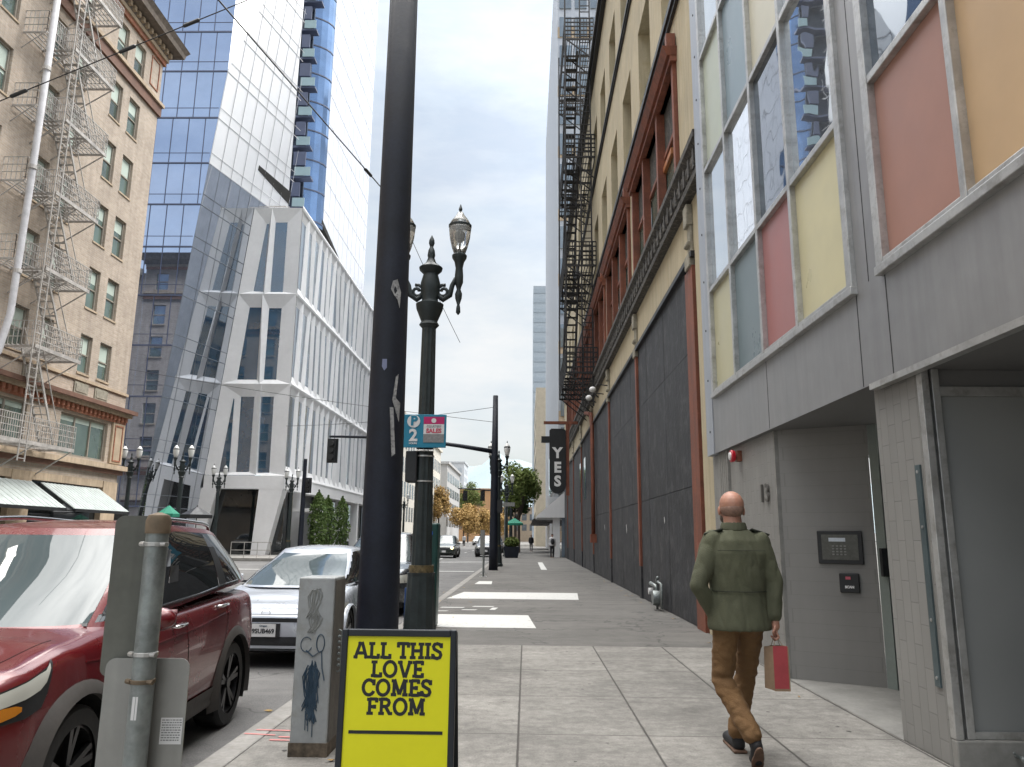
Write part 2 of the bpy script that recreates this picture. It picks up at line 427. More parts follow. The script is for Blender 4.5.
def solo(mb, name, label, cat, mat, group=None, kind=None, **kw):
    """a thing that is one mesh, origin at its base"""
    if not kind:
        xs = [v.x for v in mb.v]; ys = [v.y for v in mb.v]; zs = [v.z for v in mb.v]
        off = Vector(((min(xs)+max(xs))/2, (min(ys)+max(ys))/2, min(zs)))
        mb.v = [v-off for v in mb.v]
        o = mb.build(name, mat, **kw); o.location = off
    else:
        o = mb.build(name, mat, **kw)
    return setp(o, label, cat, group, kind)
def struct(mb, name, label, cat, mat, **kw): return solo(mb, name, label, cat, mat, kind='structure', **kw)

def dup(root, loc, label=None, rotz=None, scale=None):
    r = root.copy(); C.objects.link(r); r.location = loc
    if label: r['label'] = label
    if rotz is not None: r.rotation_euler[2] = rotz
    if scale: r.scale = (scale,)*3
    for ch in list(root.children):
        c = ch.copy(); C.objects.link(c); c.parent = r
        for g in ch.children:
            d = g.copy(); C.objects.link(d); d.parent = c
    return r

def P3(axis, pos, u, v): return (pos, u, v) if axis == 'X' else (u, pos, v)
def wallgrid(mb, axis, pos, u0, u1, v0, v1, ops, d):
    us = sorted(set([u0, u1]+[o[0] for o in ops]+[o[1] for o in ops])); us = [u for u in us if u0 <= u <= u1]
    vs = sorted(set([v0, v1]+[o[2] for o in ops]+[o[3] for o in ops])); vs = [v for v in vs if v0 <= v <= v1]
    for i in range(len(us)-1):
        for j in range(len(vs)-1):
            cu = (us[i]+us[i+1])/2; cv = (vs[j]+vs[j+1])/2
            if any(o[0] < cu < o[1] and o[2] < cv < o[3] for o in ops): continue
            mb.poly(P3(axis, pos, us[i], vs[j]), P3(axis, pos, us[i+1], vs[j]), P3(axis, pos, us[i+1], vs[j+1]), P3(axis, pos, us[i], vs[j+1]))
    for (a, b, c, e) in ops:
        q = [(a, c), (b, c), (b, e), (a, e)]
        for k in range(4):
            p, r = q[k], q[(k+1) % 4]
            mb.poly(P3(axis, pos, *p), P3(axis, pos, *r), P3(axis, pos+d, *r), P3(axis, pos+d, *p))
def pbox(mb, axis, a, b, u0, u1, v0, v1):
    a, b = min(a, b), max(a, b)
    if axis == 'X': mb.box((a, u0, v0), (b, u1, v1))
    else: mb.box((u0, a, v0), (u1, b, v1))
def window(axis, pos, d, u0, u1, v0, v1, parent, fr, pane, t=.07, sash=True, name='window', mull=0, blind=None):
    """frame mesh (part) + pane (sub-part) sitting d behind the wall face (d signed)"""
    s = 1 if d > 0 else -1
    f = MB(); a = pos+d-s*.10; b = pos+d
    pbox(f, axis, a, b, u0, u0+t, v0, v1); pbox(f, axis, a, b, u1-t, u1, v0, v1)
    pbox(f, axis, a, b, u0+t, u1-t, v0, v0+t); pbox(f, axis, a, b, u0+t, u1-t, v1-t, v1)
    if sash: m = (v0+v1)/2; pbox(f, axis, a+s*.02, b-s*.01, u0+t, u1-t, m-t*.35, m+t*.35)
    for k in range(mull):
        m = u0+(u1-u0)*(k+1)/(mull+1); pbox(f, axis, a+s*.01, b-s*.005, m-t*.4, m+t*.4, v0+t, v1-t)
    fo = f.build(name, fr, parent)
    g = MB(); gp = b-s*.03
    g.poly(P3(axis, gp, u0+t*.5, v0+t*.5), P3(axis, gp, u1-t*.5, v0+t*.5), P3(axis, gp, u1-t*.5, v1-t*.5), P3(axis, gp, u0+t*.5, v1-t*.5))
    g.build('pane', pane, fo)
    if blind is not None:
        h = v1-t-(v1-v0)*blind
        b_ = MB(); bp = gp-s*.006
        b_.poly(P3(axis, bp, u0+t, h), P3(axis, bp, u1-t, h), P3(axis, bp, u1-t, v1-t), P3(axis, bp, u0+t, v1-t))
        b_.build('blind', m_blind, fo)
    return fo

def each(boxes, name, mat, parent, cap=100):
    """every box its own part, sharing mesh data by size"""
    cache = {}; off = OFF[parent.name]; rest = MB()
    for i, (a, b) in enumerate(boxes):
        if i >= cap: rest.box(a, b); continue
        d = tuple(round(b[k]-a[k], 3) for k in range(3))
        if d not in cache:
            me = MB().box((0, 0, 0), d).mesh(name); me.materials.append(mat); cache[d] = me
        o = bpy.data.objects.new(name, cache[d]); C.objects.link(o); o.parent = parent; o.location = Vector(a)-off; reg(o, off)
    if rest.v: rest.build(name, mat, parent)['kind'] = 'stuff'
def text_mesh(txt, size, origin, ux, uy, off=0.0, ext=.002, align='CENTER'):
    cu = bpy.data.curves.new('t', 'FONT'); cu.body = txt; cu.size = size; cu.offset = off; cu.extrude = ext
    cu.align_x = align; cu.align_y = 'CENTER'; cu.resolution_u = 3
    ob = bpy.data.objects.new('t', cu); TMP.collection.objects.link(ob)
    TV.update(); dg = TV.depsgraph
    me = bpy.data.meshes.new_from_object(ob.evaluated_get(dg))
    ux = Vector(ux); uy = Vector(uy); uz = ux.cross(uy); o = Vector(origin)
    mb = MB(); mb.add([o+ux*v.co.x+uy*v.co.y+uz*v.co.z for v in me.vertices], [tuple(p.vertices) for p in me.polygons])
    bpy.data.objects.remove(ob); bpy.data.meshes.remove(me); bpy.data.curves.remove(cu)
    return mb
XN, ZN = (1, 0, 0), (0, 0, 1)

def organic(mb, name, mat, parent, voxel=.012, smooth=6, fold=0, fscale=(9, 9, 5), seed=0):
    off = OFF[parent.name] if parent else Vector((0, 0, 0))
    me = mb.mesh(name)
    bm = bmesh.new(); bm.from_mesh(me); bmesh.ops.recalc_face_normals(bm, faces=bm.faces); bm.to_mesh(me); bm.free()
    o = bpy.data.objects.new(name, me); TMP.collection.objects.link(o)
    r = o.modifiers.new('r', 'REMESH'); r.mode = 'VOXEL'; r.voxel_size = voxel
    s = o.modifiers.new('s', 'SMOOTH'); s.iterations = smooth; s.factor = .5
    TV.update(); dg = TV.depsgraph
    me2 = bpy.data.meshes.new_from_object(o.evaluated_get(dg))
    o.modifiers.clear(); o.data = me2; me2.name = name
    TMP.collection.objects.unlink(o); C.objects.link(o)
    nrm_ = [v.normal.copy() for v in me2.vertices] if fold else None
    for v in me2.vertices:
        c = v.co.copy()
        if fold:
            q = Vector((c.x*fscale[0]+seed, c.y*fscale[1], c.z*fscale[2]+c.x*3))
            n_ = noise.noise(q)+.5*noise.noise(q*2.3)
            c += nrm_[v.index]*fold*(abs(n_)*1.6-.4)
        v.co = c-off
    for p in me2.polygons: p.use_smooth = True
    me2.materials.clear(); me2.materials.append(mat)
    if parent: o.parent = parent
    reg(o, off); return o

# ------------------------------------------------------------------ world and sun
w = bpy.data.worlds.new('World'); S.world = w; w.use_nodes = True
wt = NT(w); wt.n.clear()
out = wt.node('ShaderNodeOutputWorld')
sky = wt.node('ShaderNodeTexSky', sky_type='NISHITA'); sky.sun_disc = False
SUN_EL, SUN_AZ = R(52), R(62)       # azimuth from +Y towards +X
sky.sun_elevation = SUN_EL; sky.sun_rotation = SUN_AZ; sky.air_density = 1.2; sky.dust_density = 2.5
bg1 = wt.node('ShaderNodeBackground'); bg1.inputs[1].default_value = .15; wt.link(sky.outputs[0], bg1.inputs[0])
tc = wt.node('ShaderNodeTexCoord'); sp = wt.node('ShaderNodeSeparateXYZ'); wt.link(tc.outputs['Generated'], sp.inputs[0])
mp = wt.node('ShaderNodeMapping'); mp.inputs['Scale'].default_value = (1.2, 1.2, 3.6); wt.link(tc.outputs['Generated'], mp.inputs[0])
nz = noise_(wt, mp.outputs[0], 2.1, 8, .58)
nz2 = noise_(wt, mp.outputs[0], 5.0, 6, .6)
elev = sp.outputs[2]
cl = mixc(wt, ramp(wt, nz2, .3, .7), (.845, .905, .95), (1.0, 1.0, 1.0))
warm = mixc(wt, ramp(wt, elev, .05, .55), (1.0, .985, .96), (.89, .945, 1.0))
cl = mixc(wt, 1.0, cl, warm, 'MULTIPLY')
cl = mixc(wt, ramp(wt, elev, .64, .80), cl, (1.0, .98, .95))
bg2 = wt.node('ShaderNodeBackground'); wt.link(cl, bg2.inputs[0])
# an overcast dome is brighter overhead; brightest around the veiled sun (front right)
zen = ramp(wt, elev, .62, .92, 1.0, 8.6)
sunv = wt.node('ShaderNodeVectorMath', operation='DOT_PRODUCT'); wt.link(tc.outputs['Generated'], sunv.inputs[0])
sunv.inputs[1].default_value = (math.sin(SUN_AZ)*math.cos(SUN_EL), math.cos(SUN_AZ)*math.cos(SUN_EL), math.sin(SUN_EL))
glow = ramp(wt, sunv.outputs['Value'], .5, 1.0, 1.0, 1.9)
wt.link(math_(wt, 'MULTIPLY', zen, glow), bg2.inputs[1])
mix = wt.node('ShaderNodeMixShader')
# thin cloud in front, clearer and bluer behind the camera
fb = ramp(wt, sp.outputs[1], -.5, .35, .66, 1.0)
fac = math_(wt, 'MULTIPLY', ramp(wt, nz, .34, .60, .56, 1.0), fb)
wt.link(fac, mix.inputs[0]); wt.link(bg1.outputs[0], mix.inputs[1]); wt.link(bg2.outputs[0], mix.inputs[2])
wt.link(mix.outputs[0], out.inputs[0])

sun = bpy.data.objects.new('sun', bpy.data.lights.new('sun', 'SUN')); C.objects.link(sun)
sun.data.energy = 2.2; sun.data.angle = R(14); sun.data.color = (1, .95, .88)
sd = Vector((math.sin(SUN_AZ)*math.cos(SUN_EL), math.cos(SUN_AZ)*math.cos(SUN_EL), math.sin(SUN_EL)))
sun.rotation_euler = sd.to_track_quat('Z', 'Y').to_euler()

# ------------------------------------------------------------------ ground
KX = -2.18; LX = -15.2; RZ = -.14
def sheet(x0, y0, x1, y1, z): return MB().poly((x0, y0, z), (x1, y0, z), (x1, y1, z), (x0, y1, z))
struct(sheet(-2500, -600, 2500, 3000, -.20), 'ground', 'wide grey ground reaching the horizon around the streets', 'ground', m_ground)
g = sheet(LX, -60, KX+.02, 420, RZ); g.poly((-120, 40.2, RZ-.004), (LX+.02, 40.2, RZ-.004), (LX+.02, 48.4, RZ-.004), (-120, 48.4, RZ-.004))
struct(g, 'road', 'grey asphalt roadway running straight away beside the kerb', 'road', m_road)
struct(sheet(-1.98, -30, 9, 11.3, 0), 'sidewalk', 'pale jointed concrete pavement the walking man is on', 'pavement', m_side)
struct(sheet(-1.98, 11.3, 9, 420, 0), 'sidewalk_blacktop', 'darker patched pavement beyond the concrete slabs', 'pavement', m_patch)
struct(MB().box((KX, -30, -.19), (-1.984, 420, .002)), 'kerb', 'stone kerb along the right side of the road', 'kerb', m_kerb, bevel=.015)
g = MB().box((-60, -60, -.19), (LX, 38.2, .0)); g.box((-60, 50.2, -.19), (LX, 420, .0))
struct(g, 'far_sidewalk', 'pale pavement on the far side of the road', 'pavement', m_kerb)
# painted marks on the pavement
mk = 'white bars painted across the pavement'
def mark(pts, label, mat=m_white, name='painted_bar', group=None):
    return struct(MB().poly(*[(x, y, z) for x, y, z in pts]), name, label, 'painted mark', mat)
mark([(-1.6, 13.35, .004), (.18, 13.35, .004), (.05, 15.5, .004), (-1.85, 15.5, .004)], 'broad worn white bar painted on the pavement nearest the yellow board')
mark([(-1.95, 19.4, .004), (1.3, 19.4, .004), (1.42, 21.7, .004), (-1.7, 21.7, .004)], 'second white bar further up the pavement and longer to the right')
mark([(.72, 36.9, .004), (1.0, 36.9, .004), (1.0, 47.5, .004), (.72, 47.5, .004)], 'short white stripe painted lengthwise near the distant shops')
mark([(-1.65, 25.3, .004), (-1.1, 25.3, .004), (-1.15, 27, .004), (-1.6, 27, .004)], 'small white square mark beside the kerb before the signal pole')
g = MB()
for (x, y, sx, sy) in ((-1.6, 17.0, .5, .18), (-.95, 17.3, .45, .18), (-1.2, 16.5, .3, .15), (-1.75, 16.2, .25, .12), (-.7, 16.8, .12, .5)):
    g.poly((x-sx/2, y-sy/2, .004), (x+sx/2, y-sy/2, .004), (x+sx/2+.05, y+sy/2, .004), (x-sx/2+.05, y+sy/2, .004))
struct(g, 'survey_marks', 'scattered small white utility marks between the two white bars', 'painted mark', m_white)
g = MB()
for (x0, x1, y, k) in ((-2.1, -1.35, 6.32, .03), (-1.86, -1.12, 6.12, .05), (-1.9, -1.5, 6.03, .02), (-2.15, -1.9, 6.2, .03)):
    g.poly((x0, y, .005), (x1, y-k, .005), (x1, y-k+.028, .005), (x0, y+.035, .005))
struct(g, 'red_spray_marks', 'faded red spray paint lines on the kerb by the grey cabinet', 'painted mark', m_redp)
g = MB()
for (y0, y1) in ((37.2, 37.6), (49.6, 50.0), (52.0, 52.4)): g.poly((LX+.4, y0, RZ+.004), (KX-.3, y0, RZ+.004), (KX-.3, y1, RZ+.004), (LX+.4, y1, RZ+.004))
struct(g, 'crosswalk_lines', 'thin white crossing lines painted across the road at the junction', 'painted mark', m_white)
g = MB()
for k in range(14):
    y = 56+k*12
    for x in (-6.3, -10.2): g.poly((x-.06, y, RZ+.004), (x+.06, y, RZ+.004), (x+.06, y+3, RZ+.004), (x-.06, y+3, RZ+.004))
struct(g, 'lane_dashes', 'white lane dashes on the distant roadway', 'painted mark', m_white)

g = MB(); rnd = random.Random(9)
for k in range(70):
    x, y, r = rnd.uniform(-1.8, 2.7), rnd.uniform(4.6, 16), rnd.uniform(.008, .022)
    g.poly(*[(x+r*rnd.uniform(.7, 1.2)*math.cos(a), y+r*rnd.uniform(.7, 1.2)*math.sin(a), .003) for a in [2*PI*j/7 for j in range(7)]])
struct(g, 'gum_spots', 'small dark gum spots trodden into the pavement', 'gum spots', M('old_gum', (.06, .058, .055), .8))['kind'] = 'stuff'
# fallen leaves along the kerb
lf = MB()
for k in range(60):
    x, y = rnd.choice([rnd.uniform(-2.45, -2.2), rnd.uniform(-2.15, -1.2), rnd.uniform(2.6, 2.85)]), rnd.uniform(5, 30)
    z = RZ+.006 if x < -2.19 else .006; r = rnd.uniform(.02, .04); a0 = rnd.uniform(0, 6)
    lf.poly(*[(x+r*c_*math.cos(a0+a), y+r*c_*math.sin(a0+a), z+rnd.uniform(0, .012)) for a, c_ in ((0, 1.3), (1.2, .6), (2.2, .8), (3.1, 1.2), (4.2, .7), (5.2, .7))])
o_ = struct(lf, 'fallen_leaves', 'scattered small dry leaves along the kerb and wall foot', 'leaves', m_lf_or); o_['kind'] = 'stuff'
# ------------------------------------------------------------------ grey panel building (right, near)
gb = thing('panel_building', 'grey metal clad building with coloured glass panels and tiled entrance on the right', 'building', (2.82, 5, 0))
XW = 2.82
w_ = MB()
bays = [(6.34, 11.26), (.98, 5.77), (-5.0, .40)]
rows = [3.63, 5.22, 7.20, 9.18, 11.1, 13.0]
ops = [(a, b, 3.63, 13.0) for a, b in bays]
wallgrid(w_, 'X', XW, -16, 11.44, 2.75, 14.5, ops, .12)
w_.poly((XW, -16, 14.5), (XW, 11.85, 14.5), (14, 11.85, 14.5), (14, -16, 14.5)); w_.poly((XW, -16, 2.75), (XW, -16, 14.5), (14, -16, 14.5), (14, -16, 2.75))
w_.build('cladding', m_clad, gb)
st = MB().box((XW-.012, 11.44, 2.75), (14, 11.86, 14.5)); so = st.build('edge_strip', m_clad2, gb)
rv = MB()
for k in range(14): rv.cyl((XW-.02, 11.62, 3.1+k*.8), (XW-.01, 11.62, 3.1+k*.8), .018, n=8)
rv.build('rivet_row', m_irondk, so)
# cladding joints
sm = MB()
for y in (8.82, 6.31, 5.78, 3.6, .7): sm.box((XW-.002, y-.006, 2.76), (XW+.004, y+.006, 3.56))
for y in (6.06,): sm.box((XW-.002, y-.005, 3.6), (XW+.004, y+.005, 14.4))
for z in (6.5, 9.6): sm.box((XW-.002, 5.8, z), (XW+.004, 6.3, z+.008))
sm.build('panel_joint', m_irondk, gb)
colr = {0: ['yellow', 'red', 'greyblue', 'beige'], 2: [None, 'cream', 'bluegrey', 'palegreen'], 3: ['cream', None, 'salmon', None]}
ycols = [6.34, 7.63, 8.79, 10.02, 11.26]
def bay(yc, table):
    fr = MB(); t = .035
    y0, y1 = yc[0], yc[-1]
    for y in yc:
        e = 0.055 if y in (y0, y1) else t
        fr.box((XW-.045, y-e, 3.63), (XW+.05, y+e, 13.0))
    for z in rows:
        e = .05 if z == rows[0] else t
        for i in range(len(yc)-1):
            a = yc[i]+(.055 if i == 0 else t); b = yc[i+1]-(.055 if i == len(yc)-2 else t)
            fr.box((XW-.038, a+.001, z-e), (XW+.045, b-.001, z+e))
    fr.box((XW-.06, y0-.06, 3.56), (XW+.05, y1+.06, 3.632))
    fo = fr.build('window_frame', m_alu, gb, bevel=.006)
    for r_ in range(len(rows)-1):
        for i in range(len(yc)-1):
            k = table.get(r_, [None]*9)[i % 9] if r_ in table else None
            mat = PAN[k] if k and k in PAN else (m_wavyd if k == 'dark' else m_wavy)
            g_ = MB().poly((XW+.02, yc[i], rows[r_]), (XW+.02, yc[i+1], rows[r_]), (XW+.02, yc[i+1], rows[r_+1]), (XW+.02, yc[i], rows[r_+1]))
            g_.build('glass_panel', mat, fo)
bay(ycols, {0: ['yellow', 'red', 'greyblue', 'beige'], 1: [None, 'dark', None, None], 2: [None, 'cream', 'bluegrey', 'palegreen'], 3: ['cream', None, None, None], 4: [None]*4})
bay([.98, 2.2, 3.4, 4.58, 5.77], {0: ['beige', 'red', 'orange', 'salmon'], 1: [None, None, None, 'dark'], 2: ['cream', None, 'palegreen', None], 3: [None]*4, 4: [None]*4})
bay([-5.0, -3.65, -2.3, -.95, .40], {0: ['greyblue', 'yellow', 'red', 'beige'], 1: [None]*4, 2: ['cream', None, 'palegreen', None], 3: [None]*4, 4: [None]*4})
# ground floor: soffit, walls, recess
MB().box((XW+.002, -16, 2.752), (6.0, 11.43, 2.80)).build('soffit', m_soffit, gb)
MB().bar((XW+.03, -10, 2.735), (XW+.03, 6.2, 2.735), .07, .05).build('drip_edge', m_alu, gb)
a_ = MB().poly((2.9, 8.92, 0), (2.9, 10.9, 0), (2.9, 10.9, 2.752), (2.9, 8.92, 2.752))
a_.box((2.9, 11.43, 0), (2.98, 11.9, 2.75))
a_.build('entrance_wall', m_tilev, gb)
gl = MB()
for k in range(5): gl.box((2.865, 10.93+k*.1, 0), (2.92, 11.0+k*.1, 2.75))
gl.build('louvre_board', m_plinth, gb)
MB().poly((2.9, 8.92, 0), (3.75, 8.42, 0), (3.75, 8.42, 2.752), (2.9, 8.92, 2.752)).build('recess_wall', m_tile, gb)
MB().box((2.885, 8.9, 0), (2.93, 8.94, 2.75)).build('corner_trim', m_plinth, gb)
dr = MB().hexa([(3.752, 8.41, 0), (3.80, 8.30, 0), (3.88, 8.36, 0), (3.82, 8.48, 0), (3.752, 8.41, 2.75), (3.80, 8.30, 2.75), (3.88, 8.36, 2.75), (3.82, 8.48, 2.75)]); dr.box((3.84, 7.0, 2.3), (3.92, 8.30, 2.42)); dr.box((3.84, 6.9, 0), (3.92, 7.0, 2.75)); dr.box((3.82, 8.14, .02), (3.86, 8.22, 2.3))
do = dr.build('door', M('grey_green_door_frame', (.21, .245, .23), .6, metal=.0, var=.1), gb)
MB().poly((3.88, 7.0, .02), (3.88, 8.33, .02), (3.88, 8.33, 2.3), (3.88, 7.0, 2.3)).build('pane', m_darkglass, do)
MB().box((3.74, 8.27, 1.13), (3.80, 8.33, 1.42)).build('handle', m_black, do)
MB().box((3.86, 6.3, 0), (4.5, 6.89, 2.75)).build('recess_return', m_tile, gb)
MB().box((2.9, 5.62, 0), (3.3, 6.32, 2.752)).build('corner_pier', m_tilev, gb, bevel=.012)
MB().box((3.3, 5.75, 0), (4.2, 6.3, 2.752)).build('return_wall', m_tile, gb)
fr = MB().box((2.90, 5.545, .19), (2.955, 5.618, 2.75)); fr.box((2.985, 5.56, .19), (3.04, 5.618, 2.75)); fr.box((3.04, 5.57, .19), (5.4, 5.60, .235)); fr.box((3.04, 5.57, 2.55), (5.4, 5.60, 2.62)); fr.box((4.4, 5.57, .235), (4.46, 5.60, 2.55))
sf = fr.build('shopfront', m_alu, gb, bevel=.004)
MB().poly((2.955, 5.60, .19), (5.4, 5.60, .19), (5.4, 5.60, 2.55), (2.955, 5.60, 2.55)).build('pane', m_frost, sf)
MB().box((2.955, 5.60, 2.62), (5.4, 5.68, 2.75)).build('shopfront_header', m_soffit, gb)
MB().box((2.9, 5.54, 0), (5.4, 5.618, .188)).build('plinth', m_plinth, gb, bevel=.01)
MB().box((5.4, -16, 0), (5.6, 5.6, 2.75)).build('shop_wall', m_tile, gb)
pl = MB().box((2.885, 5.66, .5), (2.899, 5.73, 2.05)); pl2 = pl.build('steel_plate', M('teal_steel', (.10, .135, .145), .35, metal=.5), gb)
for z in (.56, .95, 1.6, 2.0): MB().cyl((2.88, 5.695, z), (2.886, 5.695, z), .012, n=8).build('bolt', m_alu, pl2)
tp = MB().cyl((3.28, 5.54, .10), (3.28, 5.47, .10), .012, n=8); tp.cyl((3.27, 5.48, .10), (3.23, 5.475, .135), .008, n=8); tp.ball((3.29, 5.47, .095), .02, 8)
solo(tp, 'hose_tap', 'small metal tap poking out of the low plinth under the glass', 'tap', m_galv)
struct(sheet(2.9, -5, 4.2, 8.94, .004), 'entrance_paving', 'smooth pale paving inside the tiled entrance recess', 'paving', m_plinth)
# alarm bell, number, intercom
al = thing('fire_alarm_bell', 'red and white round alarm device high on the tiled wall', 'alarm', (2.9, 10.35, 2.6))
MB().box((2.84, 10.30, 2.53), (2.9, 10.42, 2.67)).build('mount', m_red, al)
MB().lathe([(.035, .07), (.075, .05), (.085, .01), (.08, 0), (.02, -.005)], (2.76, 10.35, 2.6), 20, 'X').build('gong', M('alarm_red', (.5, .015, .03), .3), al, smooth=35)
MB().lathe([(.055, .002), (.05, -.014), (.01, -.018)], (2.755, 10.35, 2.6), 20, 'X').build('face', m_signw, al)
nm = thing('house_number', 'dull metal numerals fixed to the tiled wall behind the man', 'number', (2.9, 9.32, 2.0))
for i, ch in enumerate('13'):
    text_mesh(ch, .30, (2.885, 9.46-i*.2, 2.04), (0, -1, 0), ZN, off=.004, ext=.012).build('numeral', M('dull_bronze', (.13, .125, .115), .5, metal=.3), nm)
dv = (Vector((3.75, 8.42, 0))-Vector((2.9, 8.92, 0))).normalized()   # along recess wall
nv = Vector((dv.y, -dv.x, 0))                                          # towards street/camera
if nv.y > 0: nv = -nv
def onrec(s, z, o=0): p = Vector((2.9, 8.92, z))+dv*s+nv*o; return p
def recbox(s0, s1, z0, z1, o0, o1):
    p = [onrec(s0, z0, o1), onrec(s1, z0, o1), onrec(s1, z0, o0), onrec(s0, z0, o0), onrec(s0, z1, o1), onrec(s1, z1, o1), onrec(s1, z1, o0), onrec(s0, z1, o0)]
    return MB().hexa(p)
ic = thing('intercom_panel', 'wide black framed intercom with keypad on the recess wall', 'intercom', onrec(.62, 1.42, 0))
recbox(.40, .86, 1.245, 1.60, .002, .03).build('bezel', m_black, ic, bevel=.008)
fp = recbox(.445, .815, 1.29, 1.56, .03, .034).build('face_plate', M('grey_plate', (.10, .10, .09), .35, metal=.5, vs=30, var=.2), ic)
recbox(.52, .69, 1.485, 1.525, .034, .038).build('display', M('display_pale', (.62, .68, .75), .3), fp)
kb = MB()
for i in range(4):
    for j in range(4): kb.v; q = recbox(.55+i*.04, .572+i*.04, 1.34+j*.03, 1.355+j*.03, .034, .039); kb.add(q.v, q.f)
kb.build('keypad', M('key_grey', (.2, .2, .19), .4), fp)
ic2 = thing('card_reader', 'small black card reader with a red mark below the intercom', 'card reader', onrec(.72, 1.05, 0))
recbox(.60, .80, .945, 1.15, .002, .035).build('housing', m_black, ic2, bevel=.01)
recbox(.665, .715, 1.085, 1.115, .035, .038).build('red_mark', m_ltext, ic2)
text_mesh('SCAN', .035, onrec(.70, 1.005, .037), dv, ZN, .002, .001).build('lettering', m_ink_w, ic2)

# ------------------------------------------------------------------ cream building with black boarding
cb = thing('cream_building', 'old cream building with black boarded ground floor, red window frames and ornate ledges', 'building', (3, 30, 0))
X3 = 3.0; Y0, Y1 = 11.9, 60.0; ROOF = 22.6
piers = [13.2+7.0*k for k in range(7)]
red_ops = []; nops = []
for k in range(6):
    a, b = piers[k]+.75, piers[k]+7-.05
    red_ops.append((a, b, 8.35, 11.0))
for k in range(12):
    y = 13.5+3.4*k
    if y+1.9 < Y1-1: nops.append((y, y+1.85, 12.75, 15.1)); nops.append((y, y+1.85, 17.45, 19.7))
w_ = MB(); wallgrid(w_, 'X', X3, Y0, Y1, 6.52, ROOF, red_ops+nops, .55)
w_.poly((X3, Y0, 6.52), (X3, Y0, ROOF), (16, Y0, ROOF), (16, Y0, 6.52)); w_.poly((X3, Y0, ROOF), (X3, Y1, ROOF), (16, Y1, ROOF), (16, Y0, ROOF))
w_.poly((X3, Y1, 0), (X3, Y1, ROOF), (16, Y1, ROOF), (16, Y1, 0))
w_.box((X3-.03, Y0, 0), (X3+.4, 12.88, 6.519))
w_.build('wall', m_cream, cb)
bd = MB(); nb = 0
y = 13.75
bd.box((X3+.02, 12.89, 0), (X3+.2, Y1-.01, 6.50))
for k in range(7):
    a = piers[k]+.62 if k == 0 else piers[k]+.2
    b = (piers[k+1]-.16) if k < 6 else Y1-.02
    y = a
    while y < b-.05:
        y2 = min(y+1.22, b)
        j = random.uniform(0, .008)
        bd.box((X3-.012-j, y+.004, .01), (X3+.02, y2-.004, 2.42)); bd.box((X3-.014-j*.5, y+.004, 2.43), (X3+.02, y2-.004, 4.86)); bd.box((X3-.01-j, y+.004, 4.87), (X3+.02, y2-.004, 6.44))
        y = y2
bd.build('boarding', m_black_bd, cb)
for k, y in enumerate(piers):
    w2 = .62 if k == 0 else .22
    p = MB().box((X3-.07, y-(.22 if k == 0 else .13), .8 if k else 0), (X3+.02, y-(.22 if k == 0 else .13)+w2, 6.3))
    p.build('pilaster', m_red, cb)
    if k: MB().box((X3-.06, y-.12, 0), (X3+.02, y+.12, .795)).build('pilaster_foot', m_black_bd, cb)
    c_ = MB().box((X3-.11, y-.2, 6.3), (X3, y+.2, 6.56)); c_.box((X3-.06, y-.13, 6.56), (X3, y+.13, 7.1)); c_.box((X3-.12, y-.15, 7.1), (X3, y+.15, 7.5)); c_.cyl((X3-.08, y-.135, 6.75), (X3-.08, y+.135, 6.75), .05, n=10)
    c_.build('console_bracket', m_stone, cb, bevel=.02)
led = MB().box((X3-.10, 12.9, 6.44), (X3, Y1, 6.54)); led.build('lintel_band', m_black, cb)
cn = MB(); prof = [(0, 7.55), (-.16, 7.57), (-.17, 7.68), (-.11, 7.72), (-.12, 8.12), (-.22, 8.2), (-.22, 8.32), (0, 8.34)]
for i in range(len(prof)-1):
    (a, z0), (b, z1) = prof[i], prof[i+1]
    cn.poly((X3+a, Y0-.02, z0), (X3+a, Y1, z0), (X3+b, Y1, z1), (X3+b, Y0-.02, z1))
cn.poly(*[(X3+a, Y0-.02, z) for a, z in prof])
y = Y0+.2
while y < Y1-.3:
    cn.box((X3-.17, y, 7.76), (X3-.10, y+.12, 8.1)); cn.ball((X3-.12, y+.26, 7.92), (.06, .09, .15), 6); y += .40
cn.build('cornice', m_orn, cb)
for (z, t, d) in ((12.2, .3, .12), (17.02, .22, .10), (22.2, .45, .3)):
    q = MB().box((X3-d, Y0, z), (X3, Y1, z+t*.5)); q.box((X3-d*.6, Y0, z-t*.4), (X3, Y1, z-.002)); q.build('ledge', m_black, cb)
# niche windows
for (a, b, c, e) in nops: window('X', X3, .5, a, b, c, e, cb, m_cream_d, m_pane, t=.09, name='window')
